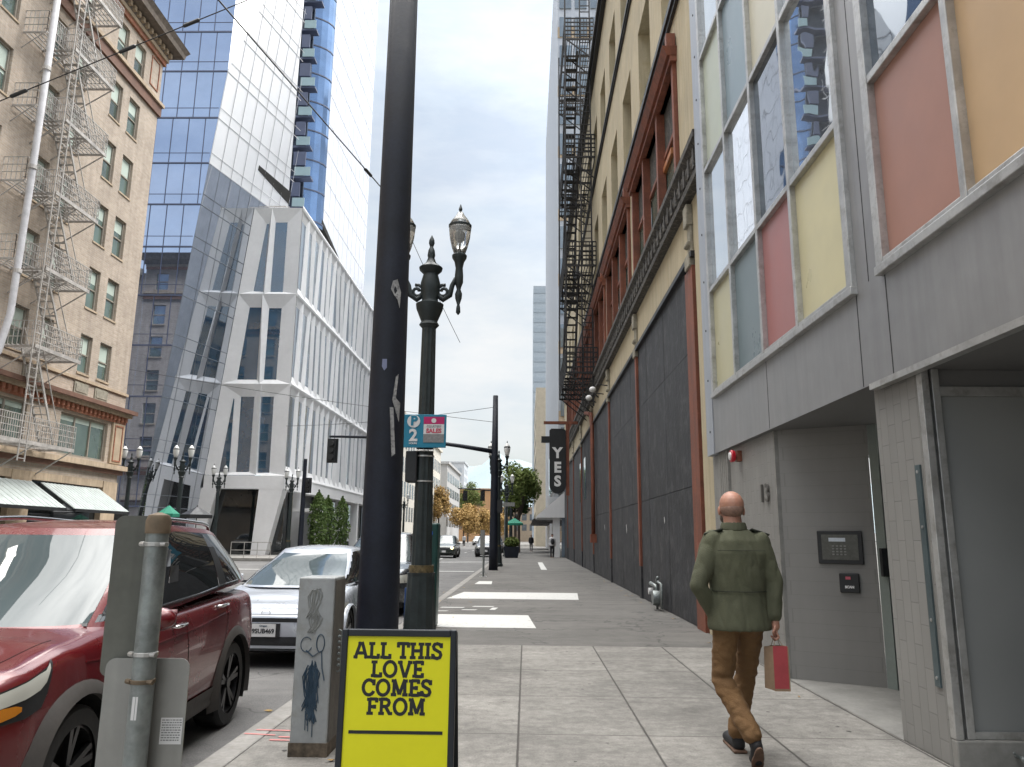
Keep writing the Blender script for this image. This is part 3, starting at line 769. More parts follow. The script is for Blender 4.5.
# red window groups
for (a, b, c, e) in red_ops:
    f = MB(); n = 3; wd = (b-a)/n
    for i in range(n+1):
        y = a+wd*i; y = min(max(y, a+.12), b-.12)
        f.box((X3-.08, y-.09, c), (X3+.1, y+.09, e)); 
    f.box((X3-.14, a-.05, e), (X3+.1, b+.05, e+.12))
    for i in range(n):
        y0_ = a+wd*i+.13; y1_ = a+wd*(i+1)-.13
        f.box((X3+.06, y0_, 9.85), (X3+.14, y1_, 9.95))
    wf = f.build('red_window', m_red, cb)
    hd = MB()
    hd.hexa([(X3-.20, a-.06, e+.12), (X3, a-.06, e+.12), (X3, b+.04, e+.12), (X3-.20, b+.04, e+.12), (X3-.30, a-.1, e+.3), (X3, a-.1, e+.3), (X3, b+.06, e+.3), (X3-.30, b+.06, e+.3)])
    hd.box((X3-.2, a-.05, e+.302), (X3-.02, a+.12, e+.62)); hd.build('window_hood', m_red, wf)
    g_ = MB().poly((X3+.12, a+.1, c), (X3+.12, b-.1, c), (X3+.12, b-.1, 9.88), (X3+.12, a+.1, 9.88)); g_.build('pane', m_pane, wf)
    g_ = MB().poly((X3+.10, a+.1, 9.93), (X3+.10, b-.1, 9.93), (X3+.10, b-.1, e), (X3+.10, a+.1, e)); g_.build('transom', m_orn, wf)
f = MB().box((X3+.04, 16.2, 8.4), (X3+.11, 16.32, 9.84)); f.box((X3+.04, 15.0, 9.55), (X3+.11, 16.2, 9.68)); f.box((X3+.04, 14.4, 8.4), (X3+.11, 14.5, 9.84)); f.build('timber_brace', m_wood, cb)
# poster scraps
for (y, z, s) in ((23.03, 1.76, .15), (29.44, 1.88, .12), (16.71, 1.88, .08)):
    p = MB().poly((X3-.026, y, z-s), (X3-.026, y-s*.7, z-s*.1), (X3-.026, y-s*.2, z+s), (X3-.026, y+s*.5, z+s*.8), (X3-.026, y+s*.2, z))
    solo(p, 'poster_scrap', {.15: 'largest torn white paper scrap on the black boarding', .12: 'torn white paper scrap furthest along the boarding', .08: 'smallest torn white scrap on the boarding nearest the man'}[s], 'paper scrap', m_signw)
# downpipe
dp = thing('downpipe', 'rusty red drainpipe running down the boarded wall beyond the meter', 'pipe', (2.9, 33, 1.4))
MB().tube([(2.7, 34.6, 7.1), (2.85, 33.6, 6.9), (2.86, 33.1, 6.2), (2.86, 33, 4), (2.86, 33, 1.6)], .09, 10).build('pipe', m_red, dp, smooth=True)
MB().box((2.72, 32.85, 1.3), (2.98, 33.15, 1.65)).build('end_box', m_red, dp)
lb = [('small white floodlight fixed under the ledge, nearer one', 27.6), ('small white floodlight fixed under the ledge, further one', 29.3)]
for l_, y in lb:
    t = thing('floodlight', l_, 'floodlight', (2.95, y, 6.9))
    MB().tube([(3, y, 7.0), (2.6, y, 7.05), (2.45, y, 6.9)], .02, 6).build('arm', m_irondk, t)
    MB().ball((2.42, y, 6.85), (.13, .13, .11), 10).build('lamp_head', m_signw, t, smooth=True)
# white posts lighter windows in far boarding
for y in (38.4, 41.5): MB().box((X3-.035, y, 3.4), (X3-.02, y+1.1, 5.5)).build('small_window', m_wwin2, cb)

# gas meter
gm = thing('gas_meter', 'grey gas meter with pipes standing against the black boarding', 'gas meter', (2.78, 16.9, 0))
MB().lathe([(.06, -.09), (.15, -.08), (.165, 0), (.15, .08), (.06, .09)], (2.78, 16.85, .26), 16, 'X').build('meter_body', m_galv, gm, smooth=35)
MB().tube([(2.85, 17.15, 0), (2.85, 17.15, .62), (2.85, 17.0, .68), (2.82, 16.9, .66)], .03, 8).build('pipe', m_galv, gm, smooth=True)
MB().tube([(2.85, 16.6, .05), (2.85, 16.6, .55), (2.8, 16.75, .6)], .03, 8).build('pipe', m_galv, gm, smooth=True)
MB().tube([(2.8, 16.85, .40), (2.78, 16.9, .50), (2.7, 17.1, .55)], .04, 8).build('regulator', m_galv, gm, smooth=True)
MB().cyl((2.66, 17.12, .38), (2.76, 17.12, .38), .07, n=14).build('dial', m_signw, gm)

# fire escape, right
def rail(mb, p, q, h, n, r=.018, bars=3):
    p = Vector(p); q = Vector(q)
    for i in range(n+1):
        a = p.lerp(q, i/n); mb.bar(a, a+Vector((0, 0, h)), r*1.2)
    for k in range(bars):
        z = Vector((0, 0, h*(k+1)/bars)); mb.bar(p+z, q+z, r*1.6)
fe = thing('fire_escape', 'black iron fire escape with stairs on the cream building', 'fire escape', (2.4, 33, 8))
lv = [8.35, 13.1, 18.2, 24.1]
ya, yb = 31.4, 37.8
for i, z in enumerate(lv):
    p = MB(); x0, x1 = 1.65, 2.98
    for k in range(12): x = x0+(x1-x0)*k/11; p.bar((x, ya, z), (x, yb, z), .03, .05)
    for k in range(6): y = ya+(yb-ya)*k/5; p.bar((x0, y, z-.04), (x1, y, z-.04), .06, .08); p.bar((x0+.1, y, z-.06), (x1+.02, y, z-1.1), .05)
    po = p.build('platform', m_irondk, fe)
    r_ = MB(); rail(r_, (x0, ya, z), (x0, yb, z), 1.05, 30, .026, 4); rail(r_, (x0, ya, z), (x1, ya, z), 1.05, 9, .03, 5); rail(r_, (x0, yb, z), (x1, yb, z), 1.05, 9, .03, 5)
    r_.build('railing', m_irondk, po)
    if i < 3:
        s_ = MB(); z2 = lv[i+1]; ys, ye = (yb-1.0, ya+.9) 
        for x in (1.75, 2.3): s_.bar((x, ys, z), (x, ye, z2), .06, .2); s_.bar((x, ys, z+.9), (x, ye, z2+.9), .05)
        nst = 17
        for k in range(1, nst): t = k/nst; s_.box((1.75, ys+(ye-ys)*t-.11, z+(z2-z)*t), (2.3, ys+(ye-ys)*t+.11, z+(z2-z)*t+.025))
        for k in range(0, 9): t = k/8; s_.bar((1.75, ys+(ye-ys)*t, z+(z2-z)*t), (1.75, ys+(ye-ys)*t, z+(z2-z)*t+.9), .025)
        s_.build('stair', m_irondk, fe)
l_ = MB()
for x in (2.35, 2.8): l_.bar((x, 31.5, 6.9), (x, 31.5, 27), .06)
z = 7.0
while z < 26.8: l_.bar((2.35, 31.5, z), (2.8, 31.5, z), .035); z += .32
l_.build('ladder', m_irondk, fe)
l_ = MB()
for x in (1.66,):
    for y in (ya, yb): l_.bar((x, y, 8.3), (x, y, 27.5), .07)
l_.build('stanchion', m_irondk, fe)

# YES sign
ys_ = thing('blade_sign', 'tall black rounded sign with white letters YES on the right wall', 'sign', (1.7, 42, 3.9))
def capsuleplate(x0, x1, z0, z1, y0, y1):
    r = (x1-x0)/2; cx = (x0+x1)/2; pts = []
    for k in range(13): a = PI+PI*k/12; pts.append((cx+r*math.cos(a), z0+r+r*math.sin(a)))
    pts.append((x1, z1-.1)); pts.append((x1-.1, z1)); pts.append((x0+.1, z1)); pts.append((x0, z1-.1))
    n = len(pts); m = MB(); m.add([(x, y0, z) for x, z in pts]+[(x, y1, z) for x, z in pts], [tuple(range(n)), tuple(range(2*n-1, n-1, -1))]+[(i, (i+1) % n, n+(i+1) % n, n+i) for i in range(n)])
    return m
capsuleplate(1.27, 2.17, 3.85, 7.42, 42, 42.35).build('sign_body', m_black, ys_)
for ch, z in (('Y', 6.05), ('E', 5.25), ('S', 4.5)):
    text_mesh(ch, .78, (1.71, 41.985, z), XN, ZN, .035, .01).build('letter', m_ink_w, ys_)
f = MB().box((2.18, 42.05, 3.75), (2.36, 42.3, 7.7)); f.box((.95, 42.1, 7.7), (2.95, 42.3, 7.85))
f.build('bracket_frame', m_red, ys_)
MB().box((.82, 42.05, 6.65), (1.27, 42.3, 7.0)).build('bracket_arm', m_black, ys_)

# shop with white awning beyond
ws = thing('white_shop', 'white fronted shop with a sloping white awning at the end of the boarded wall', 'shop', (2.6, 62, 0))
MB().box((2.1, 60.3, 0), (2.62, 60.9, 3.2)).build('pillar', m_wht, ws)
MB().box((2.75, 60.1, 0), (3.4, 66, 3.2)).build('shop_wall', m_wwin2, ws)
a_ = MB(); a_.hexa([(.85, 60.0, 3.0), (3.0, 60.0, 3.0), (3.0, 68, 3.0), (.85, 68, 3.0), (.85, 60.0, 3.15), (3.0, 60.0, 5.0), (3.0, 68, 5.0), (.85, 68, 3.15)]); a_.build('awning', m_wht, ws)
MB().box((2.0, 60.2, 5.02), (3.0, 68, 8.3)).build('upper_wall', m_wwin2, ws)
bw_ = MB()
for k in range(4): bw_.box((2.9, 67+k*6, 0), (3.0, 71+k*6, 2.6))
bw_.build('shop_window', m_darkglass, ws)
for i, (y, l) in enumerate(((76, 'dark canopy jutting over the pavement just beyond the white awning'), (95, 'furthest dark canopy over the pavement near the green tree'))):
    t = MB().hexa([(.6, y, 3.0), (3, y, 3.0), (3, y+10, 3.0), (.6, y+10, 3.0), (.6, y, 3.2), (3, y, 4.2), (3, y+10, 4.2), (.6, y+10, 3.2)])
    solo(t, 'shop_canopy', l, 'canopy', m_orn)

# pale slab tower beyond
sl = thing('slab_tower', 'tall pale ribbed slab tower rising beyond the cream building', 'tower', (3, 60, 0))
w_ = MB().box((2.86, 68, 0), (20, 114, 64)); w_.build('wall', m_clad2, sl)
r_ = MB()
for k in range(15): y = 68+k*3.1; r_.box((2.84, y, 8), (2.858, y+.12, 64))
r_.build('rib', M('pale_rib', (.55, .56, .58), .5, var=.08), sl)
each([((2.95+i*1.55+.12, 67.9, 9+j*3.2), (2.95+i*1.55+1.3, 67.99, 11.2+j*3.2)) for i in range(5) for j in range(17)], 'window', m_wwin2, sl)
f = MB()
for k in range(10): f.box((2.88, 67.96, 5+k*6.5), (20, 67.995, 6.2+k*6.5))
f.build('brown_spandrel', m_tan, sl)
t2 = thing('grey_tower', 'distant blue grey tower block beside the pale slab', 'tower', (3, 232, 0))
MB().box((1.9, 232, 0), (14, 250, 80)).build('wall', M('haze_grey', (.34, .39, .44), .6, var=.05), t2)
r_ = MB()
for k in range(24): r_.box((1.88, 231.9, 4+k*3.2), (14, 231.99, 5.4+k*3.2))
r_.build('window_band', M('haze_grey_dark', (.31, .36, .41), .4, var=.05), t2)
t3 = thing('beige_block', 'distant beige stone block low beside the right towers', 'building', (3, 150, 0))
MB().box((1.6, 130, 0), (14, 160, 27)).build('wall', M('pale_stone', (.50, .44, .34), .8, var=.1), t3)
r_ = []
for j in range(7):
    for k in range(9): r_.append(((1.57, 131+k*3.2, 4+j*3.3), (1.598, 132.2+k*3.2, 5.7+j*3.3)))
each(r_, 'window', M('pale_stone_window', (.22, .21, .18), .5), t3)

# ------------------------------------------------------------------ brick building (left)
bb = thing('brick_building', 'old buff brick building with fire escapes and a heavy cornice on the left', 'building', (-19.5, 20, 0))
BX = -19.5; BY = 36.15; TOP = 27.3
fl = [(8.35, 10.07), (11.28, 13.16), (14.35, 16.25), (17.5, 19.42), (20.6, 22.48), (23.95, 25.6)]
cols = [(24.5, 25.45), (27.15, 28.35), (29.2, 29.95), (31.9, 32.82), (33.45, 34.43), (22.6, 23.55), (20.2, 21.2), (17.6, 18.7), (15, 16), (12.4, 13.4)]
ops = [(a, b, c, e) for a, b in cols for c, e in fl]
store = [(31.2, 34.85, 4.72, 6.5), (25.5, 29.0, 4.72, 6.5), (19.5, 23.2, 4.72, 6.5)]
w_ = MB(); wallgrid(w_, 'X', BX, -8, BY, 3.85, TOP, ops+store, -.28)
# side facing the cross street, with its own windows, and the lower neighbour
sops = [(-22.6-3.1*k, -21.4-3.1*k, c, e) for k in range(5) for c, e in fl]
wallgrid(w_, 'Y', BY, -36.0, BX, 0, TOP, [o for o in sops], -.28)
w_.poly((BX, -8, TOP), (BX, BY, TOP), (-36, BY, TOP), (-36, -8, TOP)); w_.poly((-36, BY, 0), (-36, BY, TOP), (-36, -8, TOP), (-36, -8, 0))
w_.poly((BX, -8, 0), (BX, -8, TOP), (-36, -8, TOP), (-36, -8, 0))
w_.build('wall', m_brick, bb)
random.seed(11)
for k, (a, b, c, e) in enumerate(ops):
    if a < 20: 
        continue
    window('X', BX, -.2, a, b, c, e, bb, m_winfr, m_pane, t=.085, blind=random.choice([.45, .5, .95, .55, .5, .3]))
    q = MB().box((BX-.02, a-.04, c-.08), (BX+.04, b+.04, c-.002)); q.build('sill', m_tan, bb)
f = MB()
for (a, b, c, e) in ops:
    if a < 20: f.poly((BX-.2, a, c), (BX-.2, b, c), (BX-.2, b, e), (BX-.2, a, e))
for (a, b, c, e) in sops: f.poly((a, BY-.2, c), (b, BY-.2, c), (b, BY-.2, e), (a, BY-.2, e))
f.build('window_glass', m_pane, bb)
f = MB()
for (a, b, c, e) in sops: f.box((a, BY-.19, (c+e)/2-.04), (b, BY-.14, (c+e)/2+.04)); f.box((a-.1, BY, c-.12), (b+.1, BY+.08, c-.01))
f.build('window_sill', m_tan, bb)
for (a, b, c, e) in store:
    window('X', BX, -.2, a, b, c, e, bb, m_winfr, m_pane, t=.09, sash=False, mull=2, blind=.12)
# bands
def band(z0, z1, d, mat, name='band', ya=-8, yb=BY, side=True):
    q = MB().box((BX-.01, ya, z0), (BX+d, yb+d, z1))
    if side: q.box((-36.0, BY-.01, z0), (BX-.012, BY+d, z1))
    return q.build(name, mat, bb)
band(23.0, 23.55, .12, m_brown); band(23.55, 23.72, .22, m_tan)
band(6.62, 6.95, .10, m_terr, 'lower_cornice'); band(6.95, 7.12, .28, m_tan, 'lower_cornice'); band(7.12, 7.30, .45, m_brown, 'lower_cornice')
band(8.0, 8.12, .08, m_tan); band(4.40, 4.62, .3, m_tan, 'sill_band'); band(4.2, 4.39, .16, m_brown, 'sill_band')
dn = []; y = 19.0
while y < BY: dn.append(((BX+.1, y, 6.72), (BX+.2, y+.16, 6.93))); y += .34
each(dn, 'dentil', m_terr, bb)
for a in (31.9, 33.5, 25.0, 28.5):
    q = MB().box((BX-.01, a-.1, 7.42), (BX+.05, a+.95, 7.92)); q.box((BX+.05, a, 7.5), (BX+.07, a+.85, 7.84)); q.build('relief_panel', m_stone, bb)
q = MB().box((BX-.01, 35.15, 4.7), (BX+.10, BY+.05, 6.6)); q.build('end_pier', m_tan, bb)
q = MB()
for (y0_, y1_, z0, z1) in ((35.3, 35.36, 4.8, 6.5), (35.95, 36.01, 4.8, 6.5), (35.36, 35.95, 4.8, 4.86), (35.36, 35.95, 6.44, 6.5)): q.box((BX+.1, y0_, z0), (BX+.13, y1_, z1))
q.build('pier_border', m_terr, bb)
q = MB()
for (y0_, y1_, z0, z1) in ((35.0, 35.06, 24.2, 25.8), (35.8, 35.86, 24.2, 25.8), (35.06, 35.8, 24.2, 24.26), (35.06, 35.8, 25.74, 25.8)): q.box((BX, y0_, z0), (BX+.04, y1_, z1))
q.build('relief_border', m_terr, bb)
band(25.95, 26.2, .12, m_terr); band(26.2, 26.4, .2, m_tan)
dn = []; y = 12.2
while y < BY+.4: dn.append(((BX+.15, y, 26.46), (BX+.36, y+.2, 26.70))); y += .42
each(dn, 'modillion', m_tan, bb)
cv = [(.2, 26.4), (.25, 26.75), (.75, 26.8), (.8, 27.05), (.95, 27.3), (0, 27.55)]
q = MB()
for i in range(len(cv)-1):
    (a, z0), (b, z1) = cv[i], cv[i+1]
    q.poly((BX+a, -8, z0), (BX+a, BY+a, z0), (BX+b, BY+b, z1), (BX+b, -8, z1))
    q.poly((BX+a, BY+a, z0), (-36-a, BY+a, z0), (-36-b, BY+b, z1), (BX+b, BY+b, z1))
q.build('roof_cornice', M('dark_stone_cornice', (.15, .125, .105), .85, var=.35, vs=4, bmp=.6), bb)
# ground floor shopfront
MB().box((BX-.3, -8, .5), (BX-.2, BY-1, 3.84)).build('shop_glass', m_darkglass, bb)
q = MB()
for y in (36.15-1.2, 28.6, 22, 15): q.box((BX-.3, y, 0), (BX+.05, y+1.2, 3.84))
q.box((BX-.3, -8, 3.55), (BX+.02, BY-1.21, 3.86)); q.build('shop_pier', m_tan, bb)
nbl = thing('low_brick_block', 'lower brick block behind the buff brick building', 'building', (-44, 30, 0))
w_ = MB(); sops2 = [(-39.5-3.2*k, -38.3-3.2*k, c, e) for k in range(8) for c, e in fl[:5]]
wallgrid(w_, 'Y', BY, -66, -36.01, 0, 25.6, sops2, -.25); w_.build('wall', m_brick, nbl)
f = MB()
for (a, b, c, e) in sops2: f.poly((a, BY-.2, c), (b, BY-.2, c), (b, BY-.2, e), (a, BY-.2, e))
f.build('window', m_pane, nbl)
MB().box((-66, BY, 25.3), (-36.2, BY+.5, 25.9)).build('cornice', m_stone, nbl)

# awnings of the brick building
for i, (y0_, y1_, l) in enumerate(((30.3, 34.5, 'pale corrugated awning nearest the street corner'), (23.6, 29.7, 'pale corrugated awning further left under the fire escape'), (16.5, 22.8, 'pale corrugated awning at the left edge of the brick shopfront'))):
    t = thing('shop_awning', l, 'awning', (BX, y0_, 3.4), 'corrugated awnings on the brick building')
    q = MB(); n = 34
    for k in range(n):
        a = y0_+(y1_-y0_)*k/n; b = y0_+(y1_-y0_)*(k+1)/n; h = .012 if k % 2 else 0
        q.hexa([(BX+.1, a, 3.42+h), (BX+1.6, a, 2.4+h), (BX+1.6, b, 2.4+h), (BX+.1, b, 3.42+h), (BX+.1, a, 3.46+h), (BX+1.6, a, 2.44+h), (BX+1.6, b, 2.44+h), (BX+.1, b, 3.46+h)])
    q.build('canopy', m_awn, t)
    q = MB().bar((BX+1.6, y0_, 2.38), (BX+1.6, y1_, 2.38), .06, .12); q.bar((BX+.05, y0_+.03, 2.4), (BX+1.6, y0_+.03, 2.36), .04); q.bar((BX+.05, y1_-.03, 2.4), (BX+1.6, y1_-.03, 2.36), .04)
    q.build('awning_frame', m_black, t)

# fire escape, left
fe = thing('fire_escape', 'grey iron fire escape zigzagging down the buff brick building', 'fire escape', (-18.8, 28, 4.7))
lv = [4.75, 8.3, 11.3, 14.35, 17.4, 20.5, 23.6]
xo = -18.12
for i, z in enumerate(lv):
    y0_, y1_ = (25.2, 30.1) if i == 0 else (26.9, 29.8)
    p = MB()
    for k in range(9): x = BX+(xo-BX)*k/8; p.bar((x, y0_, z), (x, y1_, z), .035, .04)
    p.bar((xo, y0_, z-.05), (xo, y1_, z-.05), .05, .14)
    for y in (y0_+.1, (y0_+y1_)/2, y1_-.1): p.bar((BX, y, z-.05), (xo, y, z-.05), .05, .08); p.bar((BX, y, z-1.0), (xo, y, z-.08), .04)
    po = p.build('platform', m_iron, fe)
    r_ = MB(); rail(r_, (xo, y0_, z), (xo, y1_, z), .9, 26 if i else 40, .017, 4); rail(r_, (xo, y0_, z), (BX, y0_, z), .9, 8, .016, 3); rail(r_, (xo, y1_, z), (BX, y1_, z), .9, 8, .016, 3)
    r_.build('railing', m_iron, po)
    if i in (3, 4, 5, 6, 2):
        p = MB(); z_ = z-.05
        for k in range(6): x = BX+(-18.6-BX)*k/5; p.bar((x, 25.8, z_), (x, 27.3, z_), .035, .04)
        for y in (25.8, 27.25): p.bar((BX, y, z_-.04), (-18.6, y, z_-.04), .04, .07); p.bar((BX, y, z_-.7), (-18.7, y, z_-.06), .03)
        po = p.build('small_platform', m_iron, fe)
        r_ = MB(); rail(r_, (-18.6, 25.8, z_), (-18.6, 27.25, z_), .9, 12, .016, 3); rail(r_, (-18.6, 25.8, z_), (BX, 25.8, z_), .9, 5, .016, 3)
        r_.build('railing', m_iron, po)
    if i < 6:
        s_ = MB(); z2 = lv[i+1]; ys, ye = 29.3, 27.5
        for x in (-18.45, -19.0): s_.bar((x, ys, z), (x, ye, z2), .045, .09); s_.bar((x, ys+.1, z+.8), (x, ye, z2+.8), .03)
        for k in range(1, 12): t = k/12; s_.box((-19.0, ys+(ye-ys)*t-.08, z+(z2-z)*t), (-18.45, ys+(ye-ys)*t+.08, z+(z2-z)*t+.02))
        s_.build('stair', m_iron, fe)
l_ = MB()
for y in (26.75, 27.15): l_.bar((-18.1, y, 4.0), (-18.1, y, 25.5), .04)
z = 4.1
while z < 25.3: l_.bar((-18.1, 26.75, z), (-18.1, 27.15, z), .022); z += .33
l_.build('ladder', m_iron, fe)
vp = thing('vent_pipe', 'tall pale grey vent pipe running up the brick wall in front of the fire escape', 'pipe', (-18.2, 25.4, 5))
MB().tube([(-18.6, 24.6, 6.2), (-18.15, 25.1, 7.6), (-18.1, 25.35, 9), (-18.1, 25.42, 14), (-18.1, 25.45, 28)], .12, 10).build('pipe', M('pale_grey_pipe', (.46, .46, .48), .6, metal=.0, var=.15, vs=3), vp, smooth=True)
q = MB()
for z in (10.5, 14.5, 18.5, 22.5): q.cyl((-18.1, 25.4, z), (-18.1, 25.4, z+.15), .15, n=12)
q.build('collar', m_iron, vp)

# ------------------------------------------------------------------ glass tower
gt = thing('glass_tower', 'blue glass office tower with a leaning mirrored side behind the brick building', 'tower', (-30, 55, 0))
YT = 52.0
ZK = 36.4
def fx(y, z): return -25.2+.24*(y-58)+.1*z
NX = lambda z: fx(YT, min(z, ZK))+(0 if z < ZK else .02*(z-ZK))
zt = 62.0
b_ = MB()
b_.poly((-75, YT, 0), (fx(YT, 0), YT, 0), (fx(YT, ZK), YT, ZK), (NX(zt), YT, zt), (-75, YT, zt)); b_.build('blue_face', m_towerglass, gt)
m_ = MB()
z = 3.2; k = 0
floors = [3.3, 7.1, 10.9, 14.6, 18.3, 22.0, 25.3, 28.6, 32.3, 36.2, 39.6, 43.0, 46.4, 49.8, 53.2, 56.6]
for z in floors:
    m_.box((-75, YT-.06, z-.05), (NX(z)-.02, YT-.003, z+.05)); m_.box((-75, YT-.03, z+.8), (NX(z)-.02, YT-.003, z+.83))
for z0_, z1_, ph in [(floors[i], floors[i+1] if i+1 < len(floors) else zt, (i//2) % 2) for i in range(len(floors))]:
    x = -24.1-.25*ph
    while x > -60:
        if x < NX(z0_)-.1: m_.box((x-.018, YT-.045, z0_+.05), (x+.018, YT-.003, z1_-.05))
        x -= 1.24
m_.build('mullion', m_mull, gt)
# mirrored leaning face
YE = 64.5
def YG(z): return 62.6 if z < 34.4 else 62.6-(z-34.4)*.21
q = MB().poly((fx(YT, 0), YT, 0), (fx(YE, 0), YE, 0), (fx(YE, 28.6), YE, 28.6), (fx(YT, 28.6), YT, 28.6))
q.build('mirror_face', m_mirror, gt)
q = MB().poly((fx(YT, 28.6), YT, 28.6), (fx(YG(28.6), 28.6), YG(28.6), 28.6), (fx(YG(54), 54), YG(54), 54), (fx(57.5, 54), 57.5, 54), (fx(YT, ZK), YT, ZK))
q.build('glaring_face', m_mirror2, gt)
q = MB().poly((fx(YT, ZK), YT, ZK), (fx(57.5, 54), 57.5, 54), (fx(YG(54), 54), YG(54), 54), (fx(YG(54), 54), YG(54), zt), (NX(zt), YT, zt)); q.build('upper_glare_face', m_mirror2, gt)
q = MB(); q2 = MB(); e = .03
def ystart(z): return YT if z < ZK else YT+(z-ZK)*5.5/17.6
for z in floors:
    if z > 52: continue
    yb_ = YG(z) if z > 27 else YE; m_q = q if z < 27 else q2
    m_q.bar((fx(ystart(z), z)+e, ystart(z), z), (fx(yb_, z)+e, yb_, z), .02, .05); m_q.bar((fx(ystart(z+.85), z+.85)+e, ystart(z+.85), z+.85), (fx(yb_, z+.85)+e, yb_, z+.85), .02, .03)
y = YT+.02
while y < YE:
    zt_ = min(54, ZK+(y-YT)*3.2)
    q.bar((fx(y, 0)+e, y, 0), (fx(y, 28.6)+e, y, 28.6), .012, .02)
    if y < 62.5:
        if y > 59: zt_ = min(zt_, 34.4+(62.6-y)/.21)
        q2.bar((fx(y, 28.6)+e, y, 28.6), (fx(y, zt_)+e, y, zt_), .02, .03)
    y += 1.3
q.build('mirror_mullion', M('slate_mullion', (.16, .18, .21), .5, var=.1, bmp=0), gt); q2.build('glare_mullion', M('glare_pale_mullion', (.50, .51, .54), .5, var=.05, bmp=0), gt)  # upper bars are a paler copy, glare put into their colour
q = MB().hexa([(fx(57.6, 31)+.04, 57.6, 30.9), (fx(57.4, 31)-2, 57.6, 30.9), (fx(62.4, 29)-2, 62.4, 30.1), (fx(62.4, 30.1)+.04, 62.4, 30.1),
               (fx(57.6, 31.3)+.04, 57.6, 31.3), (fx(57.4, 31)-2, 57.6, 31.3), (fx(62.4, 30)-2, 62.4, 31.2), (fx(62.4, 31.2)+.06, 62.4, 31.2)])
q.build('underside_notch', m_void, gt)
# blue re-entrant bay with balconies and the pale slab
q = MB(); n = 8
for k in range(n):
    a0 = PI*.5*k/n; a1 = PI*.5*(k+1)/n
    def cp(a): return (-28+6.0*math.sin(a), 73.6+2.8*(1-math.cos(a)))
    x0_, y0_ = cp(a0); x1_, y1_ = cp(a1); q.poly((x0_, y0_, 33.5), (x1_, y1_, 33.5), (x1_, y1_, 76), (x0_, y0_, 76))
q.build('curved_bay', M_glass('deep_blue_glass', (.20, .33, .56), .10, 2.0, metal=.7, var=.2), gt, smooth=True)
z = 34
m_pale_rail = M_glass('pale_balcony_glass', (.35, .48, .50), .1, 1.6, var=.1)
while z < 75:
    q = MB(); r2 = MB()
    for k in range(n):
        a0 = PI*.5*k/n; a1 = PI*.5*(k+1)/n; x0_, y0_ = cp(a0); x1_, y1_ = cp(a1)
        q.bar((x0_+.03, y0_-.03, z), (x1_+.03, y1_-.03, z), .04, .14)
    q.build('bay_mullion', m_mull, gt)
    jx = [0, .25, -.15, .1][int(z) % 4]
    r2.box((-26, 72.0, z), (-22.55+jx, 73.0, z+.2)); r2.box((-24.2, 72.0, z+1.4), (-23.2+jx, 72.2, z+2.9)); r2.build('balcony', m_mull, gt)
    MB().box((-24.0, 71.9, z+.21), (-22.6+jx, 71.95, z+1.15)).build('balcony_rail', m_pale_rail, gt)
    z += 3.4
q = MB()
A = (-22.0, 76.4); B = (-22.0, 97.5)
q.hexa([(A[0]-.4, A[1]+.01, 34.3), (-34, A[1]+2, 34.3), (-34, B[1], 32.5), (B[0]-.4, B[1], 32.5), (A[0]-.4, A[1]+.01, 78), (-34, A[1]+2, 78), (-34, B[1], 78), (B[0]-.4, B[1], 78)])
q.build('slab_core', m_wht, gt)
MB().box((-27.5, 73.2, 34), (-23.4, 73.5, 77)).build('dark_backing', M('backing_dark', (.03, .04, .06), .3), gt)  # flat dark box added behind the balconies to darken the strip
MB().poly((A[0], A[1], 34.6), (B[0], B[1], 30.6), (B[0], B[1], 78), (A[0], A[1], 78)).build('pale_face', m_slab, gt)
q = MB()
for k in range(10): y = A[1]+k*2.2; q.box((A[0]+.001, y-.015, 34.6-.19*(y-A[1])), (A[0]+.02, y+.015, 78))
for k in range(13): z = 36+k*3.4; q.box((A[0]+.001, A[1], z), (A[0]+.03, B[1], z+.05))
q.build('pale_mullion', M('pale_mull', (.74, .76, .80), .5, var=.05, bmp=0), gt)
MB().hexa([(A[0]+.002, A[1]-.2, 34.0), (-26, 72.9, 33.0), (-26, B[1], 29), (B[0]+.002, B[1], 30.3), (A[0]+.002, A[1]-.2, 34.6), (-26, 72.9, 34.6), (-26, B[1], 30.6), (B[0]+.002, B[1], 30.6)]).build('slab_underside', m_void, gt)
# lobby of the tower
MB().box((-75, YT-.16, 0), (-27.1, YT-.1, 3.3)).build('lobby_glass', m_darkglass, gt)

# ------------------------------------------------------------------ white faceted building
wb = thing('white_building', 'white faceted office building with tall slanted windows on the far corner', 'building', (-20, 60, 0))
WY, WX = 58.0, -18.4
def inv(x, y, Yp=WY):
    c = Vector((x-CX, CY-y, -F)); r = (Xv.dot(c), Yv.dot(c), U.dot(c)); t = Yp/r[1]
    return (round(r[0]*t, 2), round(H+r[2]*t, 2))
sc = 300/767
def q4(*p): return [inv(100+x*sc, 190+y*sc) for x, y in p]
seam = lambda z: fx(WY, z)+.03
zl = [27.75, 20.4, 13.05, 5.95]
XR = -18.45
fronts = []   # (outer quad, inner quad) as (x,z) lists: TL,TR,BR,BL
mid = [(-20.95, -21.1), (-21.2, -20.9), (-20.75, -20.65)]
inn = [[q4((424, 84), (430, 84), (414, 258), (390, 256)), q4((447, 80), (477, 80), (465, 258), (433, 258))],
       [q4((380, 298), (410, 298), (398, 483), (348, 483)), q4((430, 300), (462, 300), (448, 483), (416, 483))],
       [q4((358, 527), (392, 527), (378, 720), (345, 720)), q4((410, 527), (442, 527), (430, 722), (400, 722))]]
fm = MB(); wn = []
WD = .26
